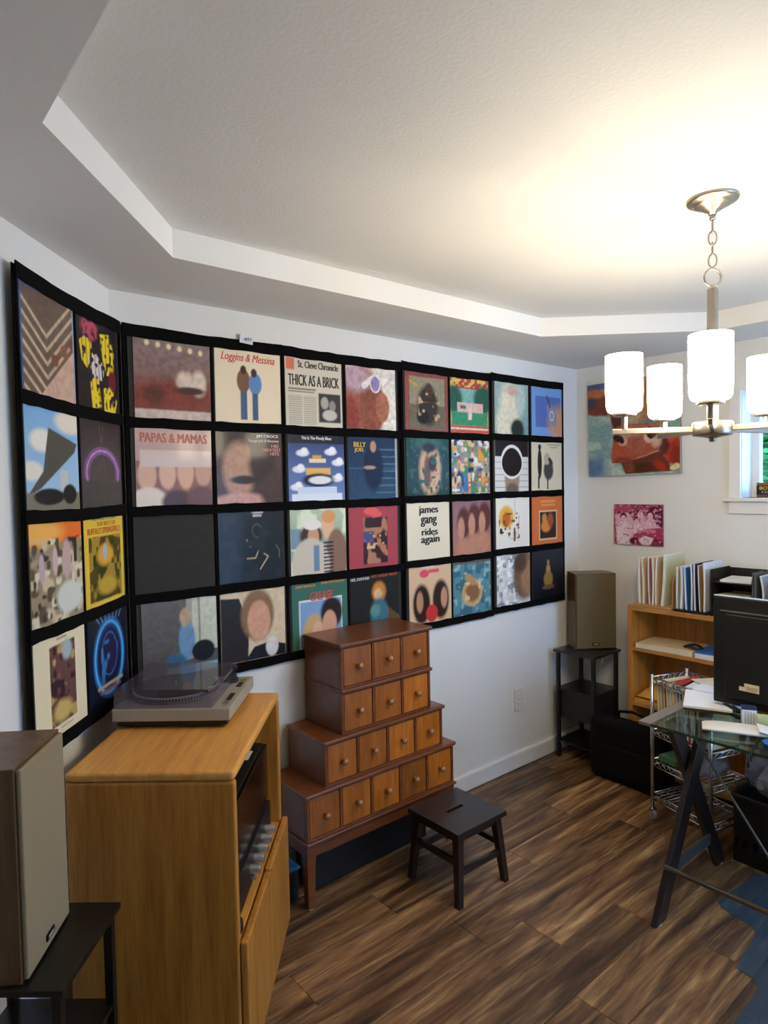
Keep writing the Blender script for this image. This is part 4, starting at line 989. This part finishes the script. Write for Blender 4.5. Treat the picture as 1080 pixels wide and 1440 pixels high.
def upright(label, y, th, ht, dp, mat, x0, z0, bend=0., lean=0., cat='folder', group='folders filed on the bookcase', name='file_folder', inner=None):
    """a folder standing on edge, its spine towards the room (-X)"""
    t = empty(name, (x0, y, z0)); tag(t, label, cat, group)
    m = MB(); K = 8; v = []
    for i in range(K+1):
        s = i/K; off = bend*4*s*(1-s)+lean*s
        for (yy, xx) in ((-th/2, 0), (th/2, 0), (th/2, dp), (-th/2, dp)):
            v.append((xx+ (0.012*(1-s) if xx == 0 else 0), yy+off, ht*s))
    f = [(4*i+j, 4*i+(j+1) % 4, 4*i+4+(j+1) % 4, 4*i+4+j) for i in range(K) for j in range(4)]+[(3,2,1,0), (4*K, 4*K+1, 4*K+2, 4*K+3)]
    m.add(v, f); m.build('cover', mat, t, .0015)
    m2 = MB(); v2 = [(x-.002 if k % 4 in (0, 1) else x-.01, y_*1.0+(th*.22 if k % 4 in (0, 3) else -th*.22), z+.003) for k, (x, y_, z) in enumerate(v)]
    m2.add(v2, f); m2.build('papers', inner or 'paper', t)
    return t
# wooden sorter with folders
def sorter(loc, n, step, label, mat, hts, dp, base_h=.014, rd=.16):
    t = empty('file_sorter', loc); tag(t, label, 'file sorter')
    MB().box(0, -n*step-.01, 0, dp, .01, base_h).build('base', mat, t, .002)
    for k in range(n+1):
        pts = [(0.03, base_h), (dp, base_h), (dp, hts)]
        for j in range(9):
            a = PI/2*j/8; pts.append((dp-.09-.11*math.sin(a)+.0, hts-.06+.06*math.cos(a)))
        m = MB(); v = [(x, -k*step-.003, z) for x, z in pts]+[(x, -k*step+.003, z) for x, z in pts]; q = len(pts)
        m.add(v, [(i, (i+1) % q, q+(i+1) % q, q+i) for i in range(q)]+[tuple(range(q-1, -1, -1)), tuple(range(q, 2*q))])
        m.build('divider', mat, t)
FZ = BZ-.0015
sorter((BX0+.02, -.572, FZ), 3, .067, 'brown wooden file sorter holding cream folders on bookcase', 'tan', .20, .235)
for k, (y_, th, ht, mt, lean, lab) in enumerate([
    (-.590, .014, .262, 'cream', -.004, 'thick cream folder first in the wooden sorter'),
    (-.612, .012, .268, 'manila', .006, 'manila folder leaning on the thick cream folder'),
    (-.651, .009, .270, 'pinkcard', .0, 'pink edged folder in the middle of the wooden sorter'),
    (-.668, .012, .275, 'cream', -.004, 'cream folder beside the pink edged folder'),
    (-.688, .010, .280, 'manila', -.014, 'tall manila folder slanting in the wooden sorter'),
    (-.722, .016, .292, 'palecard', -.022, 'tall pale yellow green folder at the sorter end')]):
    upright(lab, y_, th, ht, .225, mt, BX0+.015, FZ+.0145, -.006 if k % 2 else .004, lean)
t = empty('black_file_rack', (BX0+.005, -.80, FZ)); tag(t, 'black plastic file rack under the blue folders on bookcase', 'file rack')
MB().box(0, -.187, 0, .25, 0, .012).build('base', 'black', t, .002)
for yy in (-.004, -.183): MB().box(.10, yy-.003, .012, .25, yy+.003, .16).build('end_plate', 'black', t, .002)
for k, (y_, th, ht, mt, lean, lab) in enumerate([
    (-.812, .010, .232, 'cream', -.008, 'cream folder leaning ahead of the blue folders'),
    (-.835, .016, .238, 'bluepale', -.008, 'pale blue folder beside the bright blue one'),
    (-.866, .014, .236, 'bluecard', .004, 'bright blue folder in the black rack'),
    (-.893, .010, .256, 'bluepale', -.003, 'second pale blue folder curving in the black rack'),
    (-.915, .012, .262, 'navy', .0, 'dark navy folder in the black rack'),
    (-.940, .007, .250, 'tan', .004, 'brown folder in the black rack'),
    (-.962, .010, .266, 'paper', -.002, 'white folder at the end of the black rack')]):
    upright(lab, y_, th, ht, .22, mt, BX0+.012, FZ+.0125, -.004 if k in (1, 3, 6) else .001, lean)
# three level letter tray with papers
def tray():
    t = empty('letter_tray', (BX0+.01, -1.212, FZ)); tag(t, 'black stacking letter tray with loose papers on bookcase', 'letter tray')
    L, D_ = .21, .24
    for k in range(3):
        z = .012+.085*k
        m = MB(); m.box(0, 0, z, D_, L, z+.004); m.box(0, 0, z, D_, .004, z+.035); m.box(0, L-.004, z, D_, L, z+.035); m.box(D_-.004, 0, z, D_, L, z+.06)
        m.build('tray', 'black', t)
    for x in (.01, D_-.02):
        for y_ in (.001, L-.006): MB().box(x, y_, 0, x+.01, y_+.005, .25).build('post', 'black', t)
    MB().box(.0, L-.003, 0, D_, L+.002, .25).build('side', 'black', t, .01)
    MB().box(.0, -.002, 0, .14, .003, .25).build('side', 'greyplast', t, .01)
tray()
for z, y_, mt, lab, rz in ((.017, -1.09, 'paper', 'white papers in the lowest tray of the letter tray', .06), (.102, -1.10, 'cream', 'loose cream and pink papers in the middle tray', -.1), (.187, -1.11, 'paper', 'papers in the top tray of the letter tray', .1)):
    slab('paper_pile', lab, 'papers', None, (BX0+.13, y_, FZ+z), (.20, .15, .012), mt, rz)
# grey magazine holder
t = empty('magazine_holder', (BX0+.01, -1.22, FZ)); tag(t, 'grey magazine holder with papers beside the letter tray', 'magazine holder')
m = MB(); m.box(0, -.11, 0, .24, 0, .006); m.box(0, -.004, 0, .24, 0, .245); m.box(0, -.11, 0, .24, -.106, .245); m.box(0, -.106, 0, .004, -.004, .12); m.box(.236, -.106, 0, .24, -.004, .245)
m.build('shell', 'greyplast', t, .001)
upright('pale blue booklet hanging over the grey magazine holder', -1.245, .010, .225, .2, 'bluepale', BX0+.022, FZ+.0065, -.012, .0)
t = upright('tan booklet in the grey magazine holder', -1.295, .016, .22, .19, 'tan', BX0+.022, FZ+.0065, .0, -.01)
# shelf contents
slab('paper_stack', 'thick stack of cream papers on the upper bookcase shelf', 'papers', None, (BX0+.125, -.735, .7855), (.235, .325, .026), 'cream', .03)
slab('paper_sheet', 'loose cream sheet on top of the cream paper stack', 'papers', None, (BX0+.125, -.745, .812), (.22, .30, .003), 'manila', .10)
m = MB(); m.tube([(.03*math.cos(a)*(1.2+.4*math.sin(2*a)), .05*math.sin(a), .008+.006*math.cos(2*a)) for a in [2*PI*j/24 for j in range(24)]], .007, 8, True)
o = m.build('black_cable_loop', 'black', smooth=True); o.location = (BX0+.09, -.875, .8165); tag(o, 'loop of black cable lying on the cream papers', 'cable')
slab('paper_stack', 'white papers under the blue booklet on the upper shelf', 'papers', None, (BX0+.12, -1.03, .7855), (.215, .225, .026), 'paper', -.03)
slab('blue_booklet', 'bright blue booklet lying on the upper bookcase shelf', 'booklet', None, (BX0+.12, -1.015, .812), (.205, .21, .008), 'bluecard', .04)
slab('envelope_stack', 'flat stack of yellow envelopes on the lower bookcase shelf', 'envelopes', None, (BX0+.125, -.70, .4605), (.235, .27, .022), 'yellowenv', -.03)
t = empty('padded_envelope', (BX0+.12, -.66, .4835)); tag(t, 'puffy yellow envelope lying on the envelope stack', 'envelope')
MB().grid(lambda u, v_: ((u-.5)*.21, (v_-.5)*.19, .012+.05*math.sin(PI*u)**.6*math.sin(PI*v_)**.6), 8, 8).grid(lambda u, v_: ((u-.5)*.21, (v_-.5)*.19, .010), 8, 8).build('pouch', 'yellowenv', t, smooth=True)

def crumple(name, parent, mat, size, seed, nu=22, nv=22, amp=.35):
    rnd = np.random.RandomState(seed)
    ph = rnd.rand(8)*6.3; fr = rnd.uniform(4, 13, 8); dr = rnd.rand(8)*6.3
    def fn(u, v_):
        a = 2*PI*u; b = PI*(v_-.5)
        k = 1+sum(amp/6*math.sin(fr[i]*(math.cos(dr[i])*math.cos(a)*math.cos(b)+math.sin(dr[i])*math.sin(b)+.6*math.sin(a)*math.cos(b))+ph[i]) for i in range(8))
        z = math.sin(b)*k
        return (size[0]*math.cos(a)*math.cos(b)**.7*k, size[1]*math.sin(a)*max(math.cos(b), 0)**.7*k, size[2]*max(z, -.55))
    m = MB(); m.grid(fn, nu, nv)
    return m.build(name, mat, parent, smooth=False)
t = empty('plastic_bag', (BX0+.09, -.93, .525)); tag(t, 'crumpled clear plastic bag of papers on lower bookcase shelf', 'plastic bag')
crumple('film', t, 'polybag', (.07, .10, .11), 4)
MB().cbox((0, 0, .005), (.06, .10, .10), .2, .2).build('papers', 'cream', t, .004)

# ------------------------------------------------------------------ wire cart with files
CP = Vector((2.385, -.870, 0)); CR = math.atan2(-.3, .954)   # local x runs back, local -y runs along the front
def cart():
    t = empty('wire_cart', CP, CR); tag(t, 'chrome wire rolling cart full of files under the desk end', 'cart')
    W, D_ = .36, .24
    cs = [(0, 0), (D_, 0), (D_, -W), (0, -W)]
    for x, y_ in cs:
        MB().cyl((x, y_, .055), (x, y_, .765), .0095, 12).build('pole', 'chrome', t, smooth=True)
        MB().lathe([(0, .765), (.011, .765), (.011, .772), (0, .774)], 12, (x, y_, 0)).build('pole_cap', 'black', t)
        w_ = MB().cyl((x-.011, y_, .024), (x+.011, y_, .024), .024, 20).build('caster', 'rubber', t, .003)
        m = MB(); m.box(x-.017, y_-.012, .024, x-.0135, y_+.012, .056); m.box(x+.0135, y_-.012, .024, x+.017, y_+.012, .056); m.box(x-.017, y_-.012, .05, x+.017, y_+.012, .056)
        m.build('fork', 'chrome', w_)
    def rim(z, h, n):
        for a, b in ((0, 1), (1, 2), (2, 3), (3, 0)):
            p, q = Vector((*cs[a], 0)), Vector((*cs[b], 0))
            m = MB(); m.cyl(p+Vector((0, 0, z)), q+Vector((0, 0, z)), .004, 6); m.cyl(p+Vector((0, 0, z-h)), q+Vector((0, 0, z-h)), .004, 6)
            k = int((q-p).length/.035)
            for i in range(k):
                s0, s1 = i/k, (i+.5)/k; s2 = (i+1)/k
                m.cyl(p.lerp(q, s0)+Vector((0, 0, z)), p.lerp(q, s1)+Vector((0, 0, z-h)), .0022, 5); m.cyl(p.lerp(q, s1)+Vector((0, 0, z-h)), p.lerp(q, s2)+Vector((0, 0, z)), .0022, 5)
            m.build('shelf_rim', 'chrome', t, smooth=True)
        if n:
            m = MB()
            for i in range(n): 
                y_ = -W*(i+.5)/n; m.cyl((0, y_, z-h*.1), (D_, y_, z-h*.1), .0022, 5)
            m.build('shelf_wires', 'chrome', t)
    rim(.745, .03, 0); rim(.47, .025, 14); rim(.315, .03, 14); rim(.135, .03, 14)
    return t
cart()
fc = ['cream', 'manila', 'browncard', 'cream', 'paper', 'manila', 'bluepale', 'bluecard', 'cream', 'redcard', 'paper', 'navy', 'tan', 'cream', 'paper', 'manila']
fn_ = ['first cream file in the wire cart by its open pole', 'manila file next to the first cream file in the cart', 'brown file in the wire cart between manila and cream files', 'cream file beside the brown file in the cart', 'white file in the wire cart before the pale blue one', 'manila file beside the pale blue file in the cart', 'pale blue file in the wire cart', 'strong blue file in the wire cart', 'cream file between the blue and red files in the cart', 'dark red file in the wire cart', 'white file after the red file in the cart', 'navy file in the wire cart', 'tan file next to the navy file in the cart', 'cream file beneath the desk end of the cart', 'white file beneath the desk end of the cart', 'manila file last in the wire cart under the desk']
mr = Matrix.Rotation(CR, 4, 'Z')
rf = random.Random(9)
for k in range(16):
    y_ = -.022-.0205*k; th = rf.uniform(.010, .016)
    q = CP+mr @ Vector((.012, y_, 0))
    t = upright(fn_[k], 0, th, rf.uniform(.245, .262), .205, fc[k], 0, 0, rf.uniform(-.002, .002), rf.uniform(-.002, .002), 'file', 'files standing in the wire cart', 'file_folder', 'cream')
    t.location = (q.x, q.y, .4755); t.rotation_euler = (0, 0, CR)
for (x, y_, z, d, mt, rz, lab) in [(.10, -.13, .742, (.20, .035, .008), 'redcard', .25, 'red folder lying across the top of the cart files'), (.12, -.23, .742, (.18, .13, .006), 'paper', .35, 'white papers lying across the cart files'), (.17, -.20, .750, (.13, .10, .004), 'cream', -.3, 'cream envelope lying on the papers over the cart')]:
    q = CP+mr @ Vector((x, y_, 0)); slab('loose_papers', lab, 'papers', None, (q.x, q.y, z), d, mt, CR+rz)
q = CP+mr @ Vector((.10, -.075, 0)); slab('green_box', 'green flat box on the cart lower wire shelf', 'box', None, (q.x, q.y, .318), (.17, .10, .03), 'green', CR+.05)
q = CP+mr @ Vector((.115, -.255, 0)); t = empty('plastic_bag', (q.x, q.y, .366), CR); tag(t, 'crumpled clear plastic bag of papers on the cart lower shelf', 'plastic bag')
crumple('film', t, 'polybag', (.085, .075, .065), 21, 26, 26, .25)
MB().cbox((0, 0, -.01), (.11, .10, .03), .2, .05).build('papers', 'cream', t, .003)

# ------------------------------------------------------------------ glass desk
DX0, DX1, DY0, DY1, DZ = 1.648, 2.25, -2.55, -1.203, .785
def desk():
    t = empty('glass_desk', ((DX0+DX1)/2, (DY0+DY1)/2, 0)); tag(t, 'glass topped desk with dark crossed wooden legs', 'desk')
    ox, oy = (DX0+DX1)/2, (DY0+DY1)/2
    def P(mb, name, mat, bev=0., sm=False):
        o = mb.build(name, mat, t, bev, smooth=sm); o.location = (-ox, -oy, 0); return o
    P(MB().box(DX0, DY0, DZ-.010, DX1, DY1, DZ), 'glass_top', 'desk_glass')
    P(MB().box(DX0, DY0, DZ-.0101, DX0+.0015, DY1-.05, DZ+.0001), 'glass_edge', 'glass_edge')
    P(MB().box(DX0-.001, DY1-.050, DZ-.0112, DX1, DY1+.0005, DZ+.0008), 'grey_border', 'frost')
    xm = 1.925
    for ye in (-1.285, -2.45):
        for s in (-1, 1):
            f0 = Vector((xm+s*.305, ye, 0)); tp = Vector((xm-s*.135, ye, DZ-.013))
            o = s*.013
            m = MB(); w0 = .040; w1 = .046
            m.hexa([(f0.x-w0, ye-.012+o, .004), (f0.x+w0, ye-.012+o, .004), (f0.x+w0, ye+.012+o, .004), (f0.x-w0, ye+.012+o, .004)],
                   [(tp.x-w1, ye-.012+o, tp.z), (tp.x+w1, ye-.012+o, tp.z), (tp.x+w1, ye+.012+o, tp.z), (tp.x-w1, ye+.012+o, tp.z)])
            P(m, 'leg', 'espresso', .002)
            P(MB().cyl((f0.x, ye+o, 0), (f0.x, ye+o, .005), .014, 12), 'foot_pad', 'white')
        P(MB().bar((xm-.175, ye, .165), (xm+.175, ye, .165), .012, .045), 'cross_bar', 'greysteel', .001)
        for s in (-1, 1): P(MB().cyl((xm+s*.10, ye, DZ-.024), (xm+s*.10, ye, DZ-.010), .02, 16), 'glass_mount', 'greysteel')
    P(MB().cyl((1.668, -1.30, .215), (1.668, -2.44, .215), .010, 14), 'front_rail', 'brass', 0, True)
    P(MB().cyl((1.94, -1.262, .71), (1.70, -1.80, .222), .0045, 10), 'tie_rod', 'greysteel', 0, True)
    P(MB().cyl((1.94, -2.44, .71), (1.70, -1.90, .222), .0045, 10), 'tie_rod', 'greysteel', 0, True)
desk()
def monitor():
    x = 2.0
    t = empty('computer_monitor', (x, -1.60, DZ+.001)); tag(t, 'black computer monitor seen from behind on the glass desk', 'monitor')
    z0, z1 = .040, .487
    MB().box(-.012, -.27, z0, .022, .25, z1).build('rear_shell', 'black', t, .006, 3)
    MB().box(-.022, -.22, z0+.03, -.012, .20, z1-.070).build('rear_bulge', 'black', t, .009, 3)
    MB().box(.022, -.262, z0+.008, .024, .242, z1-.008).build('screen', 'record', t)
    MB().box(-.0145, -.24, z1-.062, -.0125, .22, z1-.056).build('vent_groove', 'greyplast', t)
    MB().box(-.008, -.27, z1, .018, .25, z1+.0015).build('top_edge', 'bluepale', t)
    m = MB().box(-.0235, .066, z0+.072, -.0222, .142, z0+.104); s = m.build('sticker', 'cream', t)
    MB().box(-.0250, .122, z0+.090, -.0237, .148, z0+.112).build('sticker_mark', 'black', s)
    for k in range(3): MB().box(-.0241, .072, z0+.077+.006*k, -.0236, .114, z0+.0785+.006*k).build('sticker_print', 'browncard', s)
    MB().box(-.03, -.13, .006, .0, -.05, z0+.2).build('neck', 'black', t, .004)
    MB().lathe([(0, 0), (.085, 0), (.085, .006), (.03, .012), (0, .012)], 32, (.0, -.09, 0)).build('foot', 'black', t, smooth=False)
monitor()
o = MB().tube([(1.925, -1.582, DZ+.0045), (1.90, -1.585, DZ+.0045), (1.80, -1.60, DZ+.0045), (1.70, -1.622, DZ+.0045), (1.655, -1.63, DZ+.0045), (1.640, -1.632, DZ+.001), (1.638, -1.633, DZ-.03)], .0032, 6).build('black_cable', 'black', smooth=True)
tag(o, 'thin black cable running across the desk and over its front edge', 'cable')
# things on the desk
for (c, d, mt, rz, lab) in [((2.03, -1.305, DZ+.001), (.21, .17, .016), 'browncard', .42, 'brown covered pad under the white papers on desk'),
                            ((2.03, -1.310, DZ+.0175), (.235, .185, .010), 'paper', .40, 'pile of white papers on the glass desk by the grey border'),
                            ((2.17, -1.245, DZ+.0285), (.11, .09, .003), 'paper', .1, 'single white sheet overhanging the paper pile on desk'),
                            ((2.10, -1.415, DZ+.001), (.10, .05, .012), 'bluepale', .7, 'pale blue notebook beside the paper pile on desk')]:
    slab('desk_papers', lab, 'papers', None, c, d, mt, rz)
t = empty('white_roll', (1.80, -1.515, DZ+.001), math.atan2(-.185, .09)); tag(t, 'white folded towel roll lying near the desk front edge', 'towel')
def rollfn(L, R, fl):
    def fn(u, v_):
        a = 2*PI*v_; e = 1-.25*abs(2*u-1)**4
        return ((u-.5)*L, R*1.55*math.cos(a)*e, R*fl*(1+math.sin(a))*e)
    return fn
MB().grid(rollfn(.23, .034, .42), 18, 18).build('body', 'white', t, smooth=True)
MB().grid(lambda u, v_: (.075+.05*(u), (v_-.5)*.11, .031+.004*math.sin(5*v_)-.012*u), 4, 6).build('folded_end', 'paper', t, smooth=True)
t = empty('small_carton', (1.925, -1.515, DZ+.001), .5); tag(t, 'small white carton with dark blue top on the desk', 'carton')
MB().box(-.018, -.026, 0, .018, .026, .062).build('body', 'paper', t, .001)
MB().box(-.0185, -.0265, .062, .0185, .0265, .072).build('lid', 'navy', t, .001)
for k in range(4): MB().box(-.0192, -.018+.010*k, .006, -.0182, -.014+.010*k, .056).build('print_line', 'bluepale', t)
t = empty('reading_glasses', (2.12, -1.50, DZ+.004), .6); tag(t, 'blue framed reading glasses lying on the desk', 'glasses')
m = MB()
for s in (-1, 1): m.tube([(.0, s*.032+.024*math.cos(a), .016+.018*math.sin(a)) for a in [2*PI*j/18 for j in range(18)]], .0025, 6, True)
m.build('frame', 'navy', t, smooth=True)
for s in (-1, 1): MB().tube([(0, s*.057, .02), (.06, s*.056, .012), (.12, s*.05, 0)], .002, 6).build('temple', 'navy', t, smooth=True)
t = empty('stapler', (1.99, -1.425, DZ+.001), .9); tag(t, 'black stapler lying among the desk papers', 'stapler')
MB().box(-.06, -.014, 0, .06, .014, .008).build('base', 'black', t, .002); MB().cbox((0, 0, .026), (.115, .02, .016), 0, 0, .08).build('arm', 'black', t, .004); MB().box(.035, -.012, .008, .055, .012, .022).build('hinge', 'black', t)
slab('seed_packet', 'pale green packet standing by the white carton on desk', 'packet', None, (1.92, -1.568, DZ+.001), (.03, .04, .05), 'lime', .4)
t = empty('blue_dish', (1.76, -1.665, DZ+.001)); tag(t, 'small bright blue dish on the desk beside the towel roll', 'dish')
MB().lathe([(0, .002), (.028, .002), (.038, .012), (.036, .013), (.026, .005), (0, .005)], 28).build('bowl', 'bluecard', t, smooth=True)

# under and behind the desk: black crate, bagged papers, wooden box
t = empty('black_crate', (2.445, -1.51, 0), -.05); tag(t, 'black slotted plastic crate on the floor behind the desk', 'crate')
m = MB(); a, b, h = .15, .20, .30; e = .008
m.box(-a, -b, 0, a, b, e); m.box(-a, -b, e, -a+e, b, .07); m.box(-a, -b, .11, -a+e, b, h); m.box(a-e, -b, e, a, b, h); m.box(-a+e, -b, e, a-e, -b+e, h); m.box(-a+e, b-e, e, a-e, b, h)
for k in range(9): m.box(-a, -b+.045*k, .07, -a+e, -b+.045*k+.02, .11)
m.build('shell', 'black', t)
MB().box(-a-.012, -b-.012, h, -a+e, b+.012, h+.014).box(a-e, -b-.012, h, a+.012, b+.012, h+.014).box(-a, b-e, h, a, b+.012, h+.014).box(-a, -b-.012, h, a, -b+e, h+.014).build('rim', 'black', t, .003)
t = empty('bagged_papers', (2.44, -1.50, .388)); tag(t, 'clear plastic bag of papers resting on the black crate', 'plastic bag')
crumple('film', t, 'polybag', (.135, .17, .10), 12, 30, 30, .25)
MB().cbox((0, 0, -.015), (.18, .24, .05), .15, .05).build('papers', 'cream', t, .004)
t = empty('brown_case', (2.46, -1.60, .505), .2); tag(t, 'dark brown shallow wooden case resting on the bagged papers', 'case')
MB().box(-.10, -.13, 0, .10, .13, .05).build('body', 'espresso', t, .003); MB().box(-.092, -.122, .05, .092, .122, .054).build('lid', 'greyplast', t, .002)
# clear chair mat, T-shaped
t = MB().prism([(1.905, -1.42), (1.935, -1.392), (2.24, -1.415), (2.27, -1.44), (2.27, -2.36), (1.25, -2.36), (1.25, -1.73), (1.275, -1.70), (1.56, -1.69), (1.590, -1.66), (1.60, -1.60), (1.84, -1.575), (1.875, -1.55)], .0006, .0034).build('chair_mat', 'mat')
tag(t, 'clear plastic chair mat on the wood floor beneath the desk', 'chair mat')
